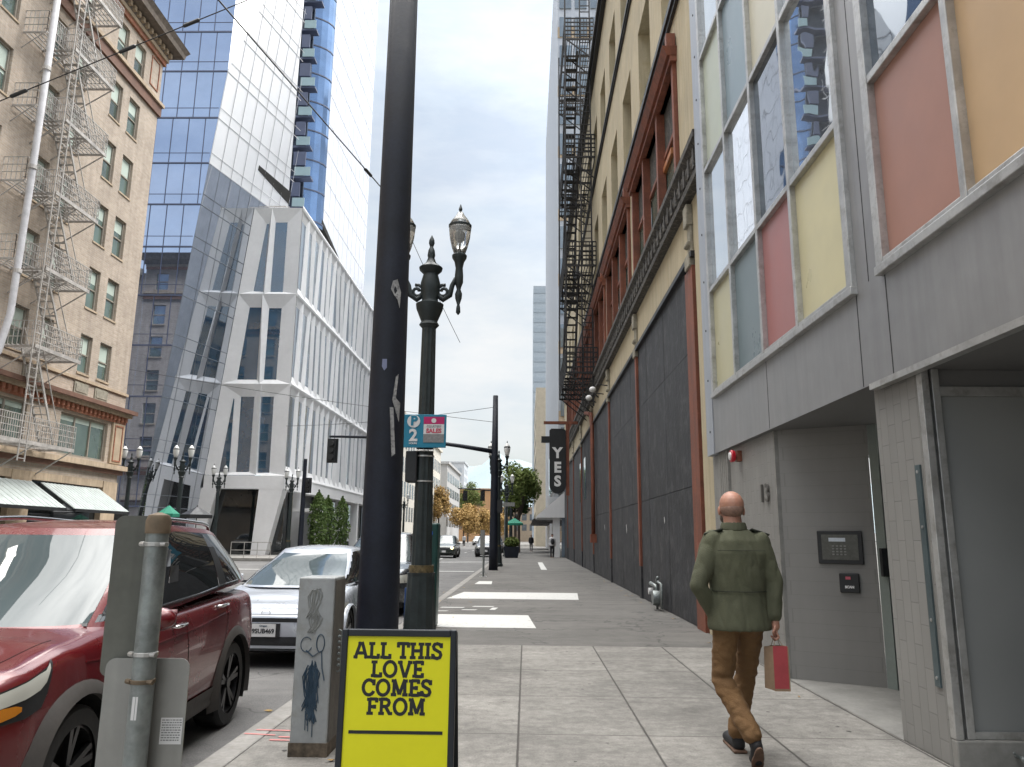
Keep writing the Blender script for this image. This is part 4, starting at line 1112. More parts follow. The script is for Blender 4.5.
for i in range(3):
    z1, z0 = zl[i], zl[i+1]; mt, mb_ = mid[i]
    outer = [[(seam(z1), z1), (mt, z1), (mb_, z0), (seam(z0), z0)], [(mt, z1), (XR, z1), (XR, z0), (mb_, z0)]]
    for O, I in zip(outer, inn[i]):
        for k in range(4):
            a, b = O[k], O[(k+1) % 4]; c, d = I[(k+1) % 4], I[k]
            dz = WD
            fm.poly((a[0], WY-.0, a[1]), (b[0], WY-.0, b[1]), (c[0], WY+dz, c[1]), (d[0], WY+dz, d[1]))
        wn.append(I)
for z in zl:   # projecting ridge edges
    0 and fm.hexa([(seam(z)+.1, WY-.07, z-.04), (XR, WY-.07, z-.04), (XR, WY+.01, z-.2), (seam(z-.2)+.1, WY+.01, z-.2), (seam(z)+.1, WY-.07, z), (XR, WY-.07, z), (XR, WY+.01, z+.16), (seam(z)+.1, WY+.01, z+.16)])
I3 = q4((340, 532), (342, 534), (328, 720), (303, 720))
# ground floor frame and legs
fm.hexa([(seam(5.9), WY-.05, 4.9), (XR, WY-.05, 4.9), (XR, WY+1, 4.9), (seam(5), WY+1, 4.9), (seam(5.9), WY-.05, 5.9), (XR, WY-.05, 5.9), (XR, WY+1, 5.9), (seam(5.9), WY+1, 5.9)])
fm.hexa([(-20.6, WY-.04, 0), (-19.5, WY-.04, 0), (-19.5, WY+1, 0), (-20.6, WY+1, 0), (-20.3, WY-.04, 4.92), (XR, WY-.04, 4.92), (XR, WY+1, 4.92), (-20.3, WY+1, 4.92)])
fm.hexa([(-25.6, WY-.06, 0), (-24.5, WY-.06, 0), (-24.5, WY+.8, 0), (-25.6, WY+.8, 0), (-24.7, WY-.06, 4.95), (-23.5, WY-.06, 4.95), (-23.5, WY+.8, 4.95), (-24.7, WY+.8, 4.95)])
fm.poly((seam(27.7), WY, 27.75), (XR, WY, 27.75), (XR, 104, 27.75), (-30, 104, 27.75))
fm.build('front_frame', m_wht, wb)
for I in wn:
    MB().poly(*[(x, WY+WD-.01, z) for x, z in I]).build('window', m_wwin, wb)
MB().poly(*[(x, WY+.12, z) for x, z in I3]).build('window', m_wwin, wb)
MB().box((-24.6, WY+.9, 0), (-18.6, WY+1.0, 4.9)).build('lobby_glass', m_darkglass, wb)
# street side
random.seed(5)
sm_ = MB(); gwl = []; D = .26
for i in range(3):
    z1, z0 = zl[i], zl[i+1]; y = WY; n = 0; bt = y; tp_ = y
    while y < 103:
        wdt = random.uniform(1.5, 2.3); tpn = y+wdt+random.uniform(-.35, .35); btn = y+wdt+random.uniform(-.35, .35)
        O = [(tp_, z1), (tpn, z1), (btn, z0), (bt, z0)]
        m1 = .26; sk = random.choice([0, .3, -.3])
        I = [(tp_+m1+max(0, sk), z1-.85), (tpn-m1, z1-.85), (btn-m1+min(0, sk), z0+.75), (bt+m1, z0+.75)]
        for k in range(4):
            a, b = O[k], O[(k+1) % 4]; c, d = I[(k+1) % 4], I[k]
            sm_.poly((WX, a[0], a[1]), (WX, b[0], b[1]), (WX-D, c[0], c[1]), (WX-D, d[0], d[1]))
        gwl.append((n, [(WX-D+.01, u, v) for u, v in I]))
        y += wdt; tp_ = tpn; bt = btn; n += 1
for z in zl: sm_.hexa([(WX-.01, WY-.05, z-.22), (WX+.06, WY-.05, z-.03), (WX+.06, 103, z-.03), (WX-.01, 103, z-.22), (WX-.01, WY-.05, z+.2), (WX+.06, WY-.05, z), (WX+.06, 103, z), (WX-.01, 103, z+.2)])
sm_.box((WX-1, WY+.01, 4.9), (WX, 103, 5.9))
for y in (63, 70, 77, 84, 91, 98): sm_.box((WX-.8, y, 0), (WX-.05, y+.7, 4.9))
sm_.build('side_frame', m_wht, wb)
for n, pts in gwl: MB().poly(*pts).build('window', m_wwin2 if n % 3 else m_wwin, wb)
MB().box((WX-1.1, WY+1, 0), (WX-1.0, 103, 4.9)).build('shop_glass', m_darkglass, wb)
MB().box((WX, 60.5, 3.3), (WX+2.0, 66, 3.55)).build('entrance_canopy', m_wht, wb)
rf = MB(); rail(rf, (-23, 60, 27.8), (-20.5, 60, 27.8), 1.0, 5, .03, 1); rf.bar((-23.2, 59, 28.3), (-20, 59.5, 28.5), .05); rf.build('roof_rail', m_iron, wb)
# steps rail near corner
hr = MB(); rail(hr, (-19.2, 50.4, 0), (-16.6, 50.4, 0), 1.0, 3, .03, 2)
solo(hr, 'handrail', 'short metal handrail on the far pavement before the white building', 'handrail', m_iron)

# ------------------------------------------------------------------ far buildings (left and end of street)
def block(name, label, a, b, h, mat, wmat, fh=3.5, ww=1.6, gap=2.6, faces=('X', 'Y'), cat='building'):
    t = thing(name, label, cat, ((a[0]+b[0])/2, a[1], 0))
    MB().box((a[0], a[1], 0), (b[0], b[1], h)).build('wall', mat, t)
    q = []; z = 3.6
    while z < h-2:
        if 'X' in faces:
            y = a[1]+.8
            while y < b[1]-ww: q.append(((b[0], y, z), (b[0]+.03, y+ww, z+fh*.62))); y += gap
        if 'Y' in faces:
            x = a[0]+.8
            while x < b[0]-ww: q.append(((x, a[1]-.03, z), (x+ww, a[1], z+fh*.62))); x += gap
        z += fh
    each(q, 'window', wmat, t)
    c_ = MB().box((a[0], a[1]-.3, h), (b[0]+.4, b[1], h+.5)); c_.build('cornice', mat, t)
    return t
m_crm2 = M('pale_cream_wall', (.60, .575, .52), .8, var=.08, vs=.3)
m_farwin = M('far_window', (.13, .15, .165), .25, var=.2, vs=.5, bmp=0)
block('cream_block', 'pale cream block with a grid of windows down the left side', (-32, 108), (-17.8, 158), 18.5, m_crm2, m_farwin)
block('tan_block', 'tan brick block rising behind the pale cream block', (-32, 104.5), (-20.5, 107.9), 25, M('far_tan', (.44, .37, .26), .8, var=.1), m_farwin)
block('grey_apartment_block', 'grey and white apartment block with dark window bands far down the left side', (-24, 164), (-17, 196), 16.8, M('far_pale_grey', (.42, .42, .42), .8, var=.08), m_farwin, fh=3.2, ww=4.4, gap=6)
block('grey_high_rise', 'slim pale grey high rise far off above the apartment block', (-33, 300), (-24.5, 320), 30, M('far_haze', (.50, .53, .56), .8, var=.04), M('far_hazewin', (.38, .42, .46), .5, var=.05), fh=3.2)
block('orange_brick_block', 'orange brown brick block closing the end of the street', (-22, 235), (-10.5, 260), 15.5, M('far_orange', (.42, .24, .12), .8, var=.12), M('far_owin', (.16, .12, .09), .5), fh=3.6, ww=1.8, gap=3)
block('low_shops', 'low tan shop block closing the street behind the green tree', (-10, 262), (14, 290), 11, M('far_tan_shop', (.40, .33, .25), .8, var=.1), m_farwin, fh=3.4, faces=('Y',))
# hills
h_ = MB(); nx, ny = 90, 10
for j in range(ny):
    for i in range(nx):
        x = -700+i*16; y = 1000+j*60
        z = (88+46*noise.noise(Vector((x*.004, j*.35, 3)))+10*noise.noise(Vector((x*.03, j, 7))))*min(1, j/5.0+.12)
        z *= 1+.5*math.exp(-((x+50)/90)**2)
        h_.v.append(Vector((x, y, max(z, 0))))
for j in range(ny-1):
    for i in range(nx-1): k = j*nx+i; h_.f.append((k, k+1, k+nx+1, k+nx))
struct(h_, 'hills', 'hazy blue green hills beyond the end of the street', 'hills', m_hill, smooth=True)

# ------------------------------------------------------------------ trees
def tree(name, label, x, y, h, r, zc, mat, n=900, s=.16, group=None, squash=1.0, lean=0, trunk_r=None):
    t = thing(name, label, 'tree', (x, y, 0), group)
    rnd = random.Random(int(x*100+y))
    tr = MB(); tr_ = trunk_r or h*.018
    tr.tube([(x, y, 0), (x+lean*.3, y, h*.3), (x+lean*.7, y, h*.62)], [tr_, tr_*.8, tr_*.5], 8)
    cent = Vector((x+lean, y, zc)); clumps = []
    for k in range(16):
        a = rnd.uniform(0, 2*PI); el = rnd.uniform(-.8, 1.2); rr = rnd.uniform(.25, .8)
        c = cent+Vector((math.cos(a)*r*rr*math.cos(el), math.sin(a)*r*rr*math.cos(el), math.sin(el)*r*rr*squash*1.1))
        clumps.append((c, r*rnd.uniform(.28, .5)))
    for c, rr in clumps[:9]: tr.tube([(x+lean*.4, y, h*.35), tuple(Vector((x+lean*.6, y, h*.5)).lerp(c, .5)), tuple(c)], [tr_*.4, tr_*.25, tr_*.1], 5)
    tr.build('trunk', m_bark, t)
    lf = MB()
    for k in range(n):
        c, rr = rnd.choice(clumps)
        d = Vector((rnd.gauss(0, 1), rnd.gauss(0, 1), rnd.gauss(0, 1))).normalized()*rr*(rnd.random()**.4)
        d.z *= squash; p = c+d
        u = Vector((rnd.gauss(0, 1), rnd.gauss(0, 1), rnd.gauss(0, .6))).normalized(); v = u.orthogonal().normalized()
        v = (v+u.cross(v)*rnd.uniform(-1, 1)).normalized(); q = s*rnd.uniform(.6, 1.3)
        lf.poly(p-u*q, p+v*q*.6, p+u*q, p-v*q*.6)
    lf.build('crown', mat, t, fixn=False)
    return t
tree('street_tree', 'full green street tree on the right pavement beyond the lamps', -.7, 76, 8.8, 2.5, 6.2, m_lf_tree, 4200, .17)
tree('street_tree', 'darker green street tree further along the right kerb', -1.3, 98, 8.4, 2.4, 6.0, m_lf_dark, 2500, .24)
gA = 'autumn trees along the far left kerb'
for i, (x, y, h, r, zc, mt, l) in enumerate(((-17, 150, 12, 3.4, 7.4, m_lf_or, 'narrow orange autumn tree in front of the grey apartment block'),
        (-13.3, 165, 10, 3.8, 5.0, m_lf_or, 'broad orange brown tree left of the far traffic lights'), (-10.5, 178, 10, 4.0, 4.9, m_lf_or, 'orange brown tree right of the far traffic lights'),
        (-15.0, 200, 13, 4.6, 11.5, m_lf_mid, 'yellow green tree rising above the orange block'), (-7.5, 200, 10, 4.2, 5.4, m_lf_or, 'rightmost orange tree at the end of the street'))):
    tree('autumn_tree', l, x, y, h, r, zc, mt, 5200, .2, gA)
gC = 'young columnar trees by the white building'
for i, (x, y, h, l) in enumerate(((-16.1, 59.5, 4.9, 'leftmost young columnar tree by the dark signal post'), (-16.4, 63.5, 4.7, 'middle young columnar tree before the white building'), (-16.4, 68.5, 4.9, 'rightmost young columnar tree nearest the black pole'))):
    t = thing('columnar_tree', l, 'tree', (x, y, 0), gC); rnd = random.Random(i)
    MB().cyl((x, y, 0), (x, y, 1.3), .06, .05, 8).build('trunk', m_bark, t)
    lf = MB()
    for k in range(1500):
        tt = rnd.random(); z = .7+tt*(h-.7); rr = (.78*(math.sin(PI*min(1, tt*.85+.18))**.6))*rnd.random()**.5*(1+.25*noise.noise(Vector((z*2, i, k*.001)))); a = rnd.uniform(0, 2*PI)
        p = Vector((x+rr*math.cos(a), y+rr*math.sin(a), z)); u = Vector((rnd.gauss(0, 1), rnd.gauss(0, 1), rnd.gauss(0, 1)+.8)).normalized(); v = u.orthogonal().normalized(); q = rnd.uniform(.07, .14)
        lf.poly(p-u*q, p+v*q*.6, p+u*q, p-v*q*.6)
    lf.build('crown', m_lf_hedge, t, fixn=False)

# ------------------------------------------------------------------ poles, lamps, signals
bp = thing('black_pole', 'thick black steel pole rising out of frame behind the yellow board', 'pole', (-1.31, 7.0, 0))
MB().lathe([(.205, 0), (.19, .6), (.172, 2.5), (.155, 5), (.128, 10.5)], (-1.31, 7.0, 0), 16).build('shaft', m_pole, bp, smooth=True)
MB().lathe([(.26, 0), (.26, .05), (.21, .12), (.205, .2)], (-1.31, 7.0, 0), 16).build('base', m_pole, bp)
def scrap(pts, ang0, zc, name, mat, k):  # torn sticker wrapped on the pole
    q = MB(); r = .172-.0068*(zc-2.5)+.004; q_ = []
    for (a, z) in pts: q_.append((-1.31+r*math.sin(ang0+a), 7.0-r*math.cos(ang0+a), zc+z))
    q.poly(*q_); return q.build(name, mat, bp)
m_scrap = M('torn_sticker', (.34, .34, .34), .6, var=.3, vs=12, dirt=(.05, .05, .06))
scrap([(-.2, .12), (.05, .14), (.3, .02), (.25, -.14), (.1, -.06), (-.1, -.02), (-.3, .04)], .45, 3.74, 'sticker_scrap', m_scrap, 0)
scrap([(.0, .22), (.16, .25), (.05, .02), (.35, -.02), (.3, -.2), (.1, -.12), (-.15, .0)], .62, 2.72, 'sticker_scrap', m_scrap, 1)
scrap([(-.1, .2), (.1, .2), (.3, -.22), (.1, -.25)], .45, 2.45, 'sticker_scrap', m_scrap, 2)
scrap([(-.12, .05), (.12, .05), (.14, -.03), (0, -.06), (-.14, -.02)], -.02, 3.05, 'sticker_scrap', M('faded_blue_sticker', (.16, .18, .28), .5), 3)

def twin_lamp(x, y, label, globe=m_globe):
    t = thing('street_lamp', label, 'street lamp', (x, y, 0), 'ornate twin globe street lamps')
    MB().lathe([(.27, 0), (.27, .12), (.235, .16), (.225, .3), (.19, .95), (.20, 1.0)], (x, y, 0), 24, flute=.05).build('base', m_lampgrn, t)
    MB().lathe([(.175, .95), (.175, 1.1)], (x, y, 0), 20).build('collar', m_brass, t)
    MB().lathe([(.145, 1.1), (.125, 2.5), (.105, 4.55)], (x, y, 0), 24, flute=.07).build('shaft', m_lampgrn, t)
    MB().lathe([(.105, 4.55), (.15, 4.6), (.12, 4.65), (.20, 4.85), (.21, 4.92), (.13, 4.96), (.12, 5.0), (.145, 5.1), (.15, 5.25), (.11, 5.4), (.17, 5.46), (.18, 5.5), (.08, 5.58), (.05, 5.66), (.06, 5.7), (.05, 5.78), (.025, 5.84), (.045, 5.9), (.04, 5.95), (.004, 6.03)], (x, y, 0), 18).build('capital', m_lampgrn, t, smooth=40)
    for s in (-1, 1):
        ax = x+s*.43
        am = MB(); pts = []
        for k in range(15): a = PI*2.6*k/14; rr = .03+.075*k/14; pts.append((x+s*(.20-rr*math.cos(a)*1.0), y, 5.13+rr*math.sin(a)))
        am.tube(pts, .026, 6)
        pts2 = [(x+s*.1, y, 5.08), (x+s*.2, y, 5.0), (x+s*.30, y, 5.07), (x+s*.33, y, 5.22), (x+s*.38, y, 5.33), (x+s*.43, y, 5.36)]
        am.tube(pts2, [.04, .045, .042, .038, .034, .03], 8)
        am.build('arm', m_lampgrn, t, smooth=True)
        MB().lathe([(.006, 4.76), (.035, 4.80), (.03, 4.88), (.02, 4.92), (.05, 5.02), (.055, 5.09), (.03, 5.16), (.04, 5.2), (.065, 5.27), (.065, 5.38), (.055, 5.5), (.075, 5.6), (.11, 5.66), (.115, 5.70), (.09, 5.73)], (ax, y, 0), 16).build('lamp_stem', m_lampgrn, t, smooth=40)
        gl_ = MB().lathe([(.085, 5.73), (.12, 5.83), (.155, 5.98), (.17, 6.12), (.17, 6.16)], (ax, y, 0), 20).build('globe', globe, t, smooth=True)
        MB().lathe([(.012, 5.74), (.012, 5.9), (.05, 5.95), (.055, 6.05), (.02, 6.1)], (ax, y, 0), 10).build('bulb', m_signw, gl_)
        MB().lathe([(.175, 6.155), (.178, 6.19), (.165, 6.20)], (ax, y, 0), 20).build('ring', m_lampgrn, t)
        MB().lathe([(.165, 6.20), (.13, 6.27), (.07, 6.35), (.045, 6.40)], (ax, y, 0), 20).build('cap', globe, t, smooth=True)
        MB().lathe([(.045, 6.40), (.02, 6.42), (.03, 6.46), (.004, 6.54)], (ax, y, 0), 12).build('finial', m_lampgrn, t)
    return t
L1 = twin_lamp(-1.47, 11, 'large ornate twin street lamp carrying the blue parking sign')
L2 = twin_lamp(-19.35, 42.6, 'twin globe lamp on the far corner before the mirrored glass, right one of the pair', m_globe2)
for (x, y, l) in ((-22.6, 43.2, 'twin globe lamp on the far corner beside the brick building, left one of the pair'), (-22.3, 55.2, 'globe lamp behind the red car roof close to the white building leg'),
                  (-17.7, 57.6, 'twin globe lamp left of the dark signal post by the white building'),
                  (-1.46, 40.5, 'twin globe lamp right behind the black signal pole on the right kerb'), (-1.55, 61, 'twin globe lamp on the right kerb above the planter'),
                  (-1.6, 84, 'furthest twin globe lamp on the right kerb'), (-14.6, 92, 'twin globe lamp far along the left kerb')):
    dup(L2, (x, y, 0), l)

# parking sign and box on the lamp
ps = thing('parking_sign', 'blue parking sign with P 2 and a magenta notice on the ornate lamp', 'sign', (-1.46, 10.8, 2.95))
MB().box((-1.77, 10.80, 2.735), (-1.15, 10.815, 3.215)).build('plate', m_teal, ps, bevel=.012)
y_ = 10.797
MB().lathe([(.093, 0), (.093, -.003)], (-1.62, y_, 3.115), 28, 'Y').build('disc', m_signw, ps)
text_mesh('P', .185, (-1.615, y_-.006, 3.117), XN, ZN, .009, .001).build('letter', m_teal, ps)
text_mesh('2', .24, (-1.62, y_-.002, 2.905), XN, ZN, .008, .001).build('numeral', m_signw, ps)
text_mesh('HOURS', .035, (-1.62, y_-.002, 2.795), XN, ZN, .001, .001).build('small_text', m_signw, ps)
MB().box((-1.475, 10.794, 3.075), (-1.18, 10.799, 3.18)).build('magenta_patch', m_mag, ps)
MB().box((-1.475, 10.794, 2.93), (-1.18, 10.799, 3.073)).build('white_patch', m_signw, ps)
MB().box((-1.475, 10.794, 2.81), (-1.18, 10.799, 2.928)).build('grey_patch', m_signg, ps)
MB().lathe([(.035, 0), (.035, -.003)], (-1.33, 10.793, 3.125), 20, 'Y').build('round_mark', m_signw, ps)
text_mesh('COURTESY', .042, (-1.327, 10.791, 3.04), XN, ZN, .0005, .001).build('small_text', m_signg, ps)
text_mesh('SALES', .085, (-1.327, 10.791, 2.975), XN, ZN, .004, .001).build('red_text', m_ltext, ps)
q = MB().tube([(-1.60, 10.87, 2.70), (-1.47, 10.83, 2.70), (-1.34, 10.87, 2.70)], .012, 6); q.tube([(-1.60, 10.87, 3.0), (-1.47, 10.83, 3.0), (-1.34, 10.87, 3.0)], .012, 6); q.build('strap', m_alu, ps)
jb = thing('junction_box', 'black equipment box strapped to the left of the ornate lamp', 'box', (-1.66, 11, 2.25))
MB().box((-1.73, 10.86, 2.25), (-1.56, 11.1, 2.70)).build('housing', m_black, jb, bevel=.02)
MB().lathe([(.135, 2.26), (.135, 2.28)], (-1.47, 11, 0), 20).build('strap', m_alu, jb)
MB().lathe([(.137, 2.62), (.137, 2.64)], (-1.47, 11, 0), 20).build('strap', m_alu, jb)
# pay station behind lamp
pb = thing('pay_station', 'dark green parking pay station with a blue disc behind the ornate lamp', 'pay station', (-1.62, 13.4, 0))
MB().box((-1.86, 13.2, 0), (-1.50, 13.6, 1.72)).build('housing', m_grbox, pb, bevel=.03)
MB().lathe([(.075, 0), (.075, -.005)], (-1.66, 13.19, 1.55), 20, 'Y').build('disc', m_bluedot, pb)
text_mesh('P', .10, (-1.66, 13.18, 1.55), XN, ZN, .003, .001).build('letter', m_signw, pb)
q = MB().cyl((-1.75, 11.6, 0), (-1.75, 11.6, .75), .035, n=10)
solo(q, 'blue_post', 'short blue post low behind the black pole by the ornate lamp base', 'post', M('blue_paint', (.02, .07, .22), .4))

# signal pole with mast arm
sp_ = thing('signal_pole', 'tall slim black signal pole with a mast arm over the road', 'traffic signal', (-1.5, 36, 0))
MB().lathe([(.21, 0), (.20, 1), (.16, 5), (.12, 8.15)], (-1.5, 36, 0), 14).build('pole', m_pole, sp_, smooth=True)
q = MB().tube([(-1.5, 36, 5.45), (-3.2, 36, 5.72), (-5.2, 36, 5.98), (-7.2, 36, 6.1), (-9.4, 36, 6.12)], [.11, .095, .08, .07, .055], 8); q.build('mast_arm', m_pole, sp_, smooth=True)
def signal_head(x, y, z, parent, back=True):
    h = MB().box((x-.17, y-.1, z-.5), (x+.17, y+.1, z+.5)); 
    if back: h.box((x-.26, y+.1, z-.58), (x+.26, y+.12, z+.58))
    ho = h.build('signal_head', m_black, parent)
    v = MB()
    for k in range(3): v.lathe([(.13, 0), (.125, -.16)], (x, y-.1, z+.32-.32*k), 14, 'Y')
    v.build('visor', m_black, ho)
signal_head(-9.25, 36, 5.45, sp_)
MB().box((-1.35, 35.9, 2.6), (-1.1, 36.1, 3.2)).build('pedestrian_signal', m_black, sp_)
sp2 = thing('far_signal_pole', 'far mast arm with two dark signal heads before the orange block', 'traffic signal', (-1.7, 88, 0))
MB().lathe([(.18, 0), (.12, 7.2)], (-1.75, 88, 0), 10).build('pole', m_pole, sp2)
MB().tube([(-1.75, 88, 6.6), (-7.8, 88, 6.9)], [.1, .06], 8).build('mast_arm', m_pole, sp2)
signal_head(-7.0, 88, 6.1, sp2); signal_head(-5.0, 88, 6.1, sp2)
sp3 = thing('signal_post', 'short dark signal post with a head by the white building corner', 'traffic signal', (-16.9, 58, 0))
MB().lathe([(.2, 0), (.17, 4), (.14, 7.2)], (-16.9, 58, 0), 12).build('pole', m_pole, sp3)
signal_head(-16.6, 58, 5.2, sp3)
# street name sign
sn = thing('street_name_sign', 'small grey street name sign beside the twin lamp', 'sign', (-1.2, 58, 3.8))
MB().box((-1.75, 57.9, 3.75), (-.85, 57.93, 4.05)).build('plate', m_signback, sn)
MB().cyl((-1.6, 58, 0), (-1.6, 58, 4.1), .04, n=8).build('post', m_galv, sn)
# small sign posts before the signal pole
for i, (x, y, l) in enumerate(((-1.62, 29.8, 'thin signpost seen edge on before the signal pole, nearer one'), (-1.75, 32.5, 'grey narrow signpost just behind the nearer one'))):
    t = thing('sign_post', l, 'sign post', (x, y, 0), 'narrow signposts before the signal pole')
    MB().cyl((x, y, 0), (x, y, 1.75), .035, n=8).build('post', m_galv, t)
    MB().box((x-.13+i*.02, y-.03, .85), (x+.03, y-.01, 1.75)).build('plate', m_signback, t)
    MB().lathe([(.14, 0), (.14, .02)], (x, y, 0), 12).build('base_plate', m_alu, t)

# planter, umbrella
pt = thing('planter', 'dark square planter with clipped green shrub on the right kerb', 'planter', (-1.0, 57.5, 0))
MB().hexa([(-1.5, 57, 0), (-.6, 57, 0), (-.6, 57.9, 0), (-1.5, 57.9, 0), (-1.65, 56.9, .8), (-.45, 56.9, .8), (-.45, 58, .8), (-1.65, 58, .8)]).build('tub', m_pole, pt)
lf = MB(); rnd = random.Random(3)
for k in range(900):
    d = Vector((rnd.gauss(0, 1), rnd.gauss(0, 1), rnd.gauss(0, 1))).normalized()*rnd.random()**.4; p = Vector((-1.05+d.x*.55, 57.45+d.y*.5, 1.1+d.z*.42)); u = Vector((rnd.gauss(0, 1), rnd.gauss(0, 1), rnd.gauss(0, 1))).normalized(); v = u.orthogonal(); q = .08
    lf.poly(p-u*q, p+v*q*.6, p+u*q, p-v*q*.6)
lf.build('shrub', m_lf_mid, pt, fixn=False)
def umbrella(x, y, z, r, mat, label):
    t = thing('cafe_umbrella', label, 'umbrella', (x, y, 0))
    MB().cyl((x, y, 0), (x, y, z+.05), .03, n=8).build('pole', m_irondk, t)
    q = MB(); n = 8
    for k in range(n):
        a, b = 2*PI*k/n, 2*PI*(k+1)/n
        q.poly((x, y, z), (x+r*math.cos(a), y+r*math.sin(a), z-.45), (x+r*math.cos(b), y+r*math.sin(b), z-.45)); q.poly((x+r*math.cos(a), y+r*math.sin(a), z-.45), (x+r*math.cos(b), y+r*math.sin(b), z-.45), (x+r*math.cos(b), y+r*math.sin(b), z-.62), (x+r*math.cos(a), y+r*math.sin(a), z-.62))
    q.build('canopy', mat, t)
m_ugreen = M('green_canvas', (.015, .17, .11), .8, var=.1)
umbrella(-1.0, 66, 3.1, .75, m_ugreen, 'green cafe umbrella above the planter on the right kerb')
umbrella(-18.9, 40.5, 2.98, .6, m_ugreen, 'green cafe umbrella seen over the red car roof')
umbrella(-17.6, 41.0, 2.95, .85, m_black, 'black cafe umbrella beside the green one over the red car roof')

# overhead wires
def wire(p, q, sag, r, label, beads=()):
    t = thing('overhead_wire', label, 'wire', p)
    p = Vector(p); q = Vector(q); pts = []
    for k in range(25): s = k/24; c = p.lerp(q, s); c.z -= sag*4*s*(1-s); pts.append(c)
    MB().tube(pts, r, 6).build('cable', m_irondk, t)
    if beads:
        for s in beads:
            c = p.lerp(q, s); c.z -= sag*4*s*(1-s); d = (q-p).normalized(); MB().capsule(c-d*.22, c+d*.22, .055, .055, 8).build('insulator', m_black, t)
wire((-22, 20, 10.82), (4.2, 20, 23.2), .0, .018, 'thick overhead wire with insulators crossing the brick building', (.268, .385, .455))
wire((-9.0, 9, 14.2), (-4.9, 26.5, 13.6), .0, .02, 'overhead wire running down from the top to the black pole', (.86,))
wire((-4.9, 26.5, 13.6), (-3.0, 33, 10.0), .1, .012, 'thin overhead wire beyond the black pole towards the lamp')
wire((-16, 50, 8.6), (-1.5, 36, 7.6), .2, .012, 'thin wire crossing low in front of the white building')
wire((-26, 44, 11.5), (-1.6, 36.2, 6.9), .2, .012, 'thin span wire from the tower to the signal pole')

# ------------------------------------------------------------------ near sidewalk furniture
# cabinet with graffiti
cbx = thing('utility_cabinet', 'waist high grey metal utility post covered in blue graffiti scribble', 'utility cabinet', (-1.5, 5.7, 0))
MB().box((-1.63, 5.63, 0), (-1.37, 5.95, 1.2)).build('housing', m_cab, cbx, bevel=.01)
MB().box((-1.369, 5.645, .02), (-1.364, 5.94, 1.18)).build('side_panel', m_cabside, cbx)
MB().box((-1.635, 5.622, 0), (-1.362, 5.96, .09)).build('foot', M('rusty_foot', (.09, .07, .05), .8, var=.5, vs=12), cbx)
g = MB(); rnd = random.Random(4)
def scr(cx, cz, rx, rz, n, turns, r, mat_mb):
    pts = []
    for k in range(n):
        a = 2*PI*turns*k/n; rr = .55+.45*math.sin(a*1.37+1)
        pts.append((cx+rx*rr*math.cos(a)+rnd.uniform(-.006, .006), 5.626, cz+rz*(rnd.uniform(.85, 1.1))*math.sin(a*1.13)))
    mat_mb.tube(pts, r, 4)
scr(-1.50, .45, .062, .15, 80, 10, .0040, g); scr(-1.49, .35, .045, .12, 50, 7.3, .0042, g); scr(-1.495, .42, .035, .20, 40, 5.7, .004, g)
pts = [(-1.55+.04*math.cos(a)*1.0, 5.626, .74+.05*math.sin(a)) for a in [PI*.2+k*.35 for k in range(16)]]; g.tube(pts, .003, 4)
pts = [(-1.45+.028*math.cos(a), 5.626, .75+.06*math.sin(a)) for a in [k*.4 for k in range(17)]]; g.tube(pts, .0035, 4)
g.tube([(-1.55, 5.626, .70), (-1.50, 5.626, .66), (-1.44, 5.626, .70), (-1.43, 5.626, .58), (-1.41, 5.626, .50)], .005, 4)
for x in (-1.53, -1.51, -1.48): g.tube([(x, 5.626, .30), (x+.004, 5.626, .12+rnd.uniform(0, .06))], .0035, 4)
g.build('graffiti', m_graf, cbx)
g = MB(); scr(-1.51, 1.02, .05, .10, 60, 6, .0032, g); scr(-1.50, .88, .05, .07, 40, 5, .003, g); g.build('faded_scribble', m_grafg, cbx)
g = MB(); 
for k in range(7): g.tube([(-1.355+.02*math.cos(a), 5.78+.01*k*.1, .80-.04*k+.026*math.sin(a)) for a in [j*.785 for j in range(9)]], .006, 5)
solo(g, 'chain', 'short grey chain hanging beside the graffiti covered post', 'chain', m_galv)

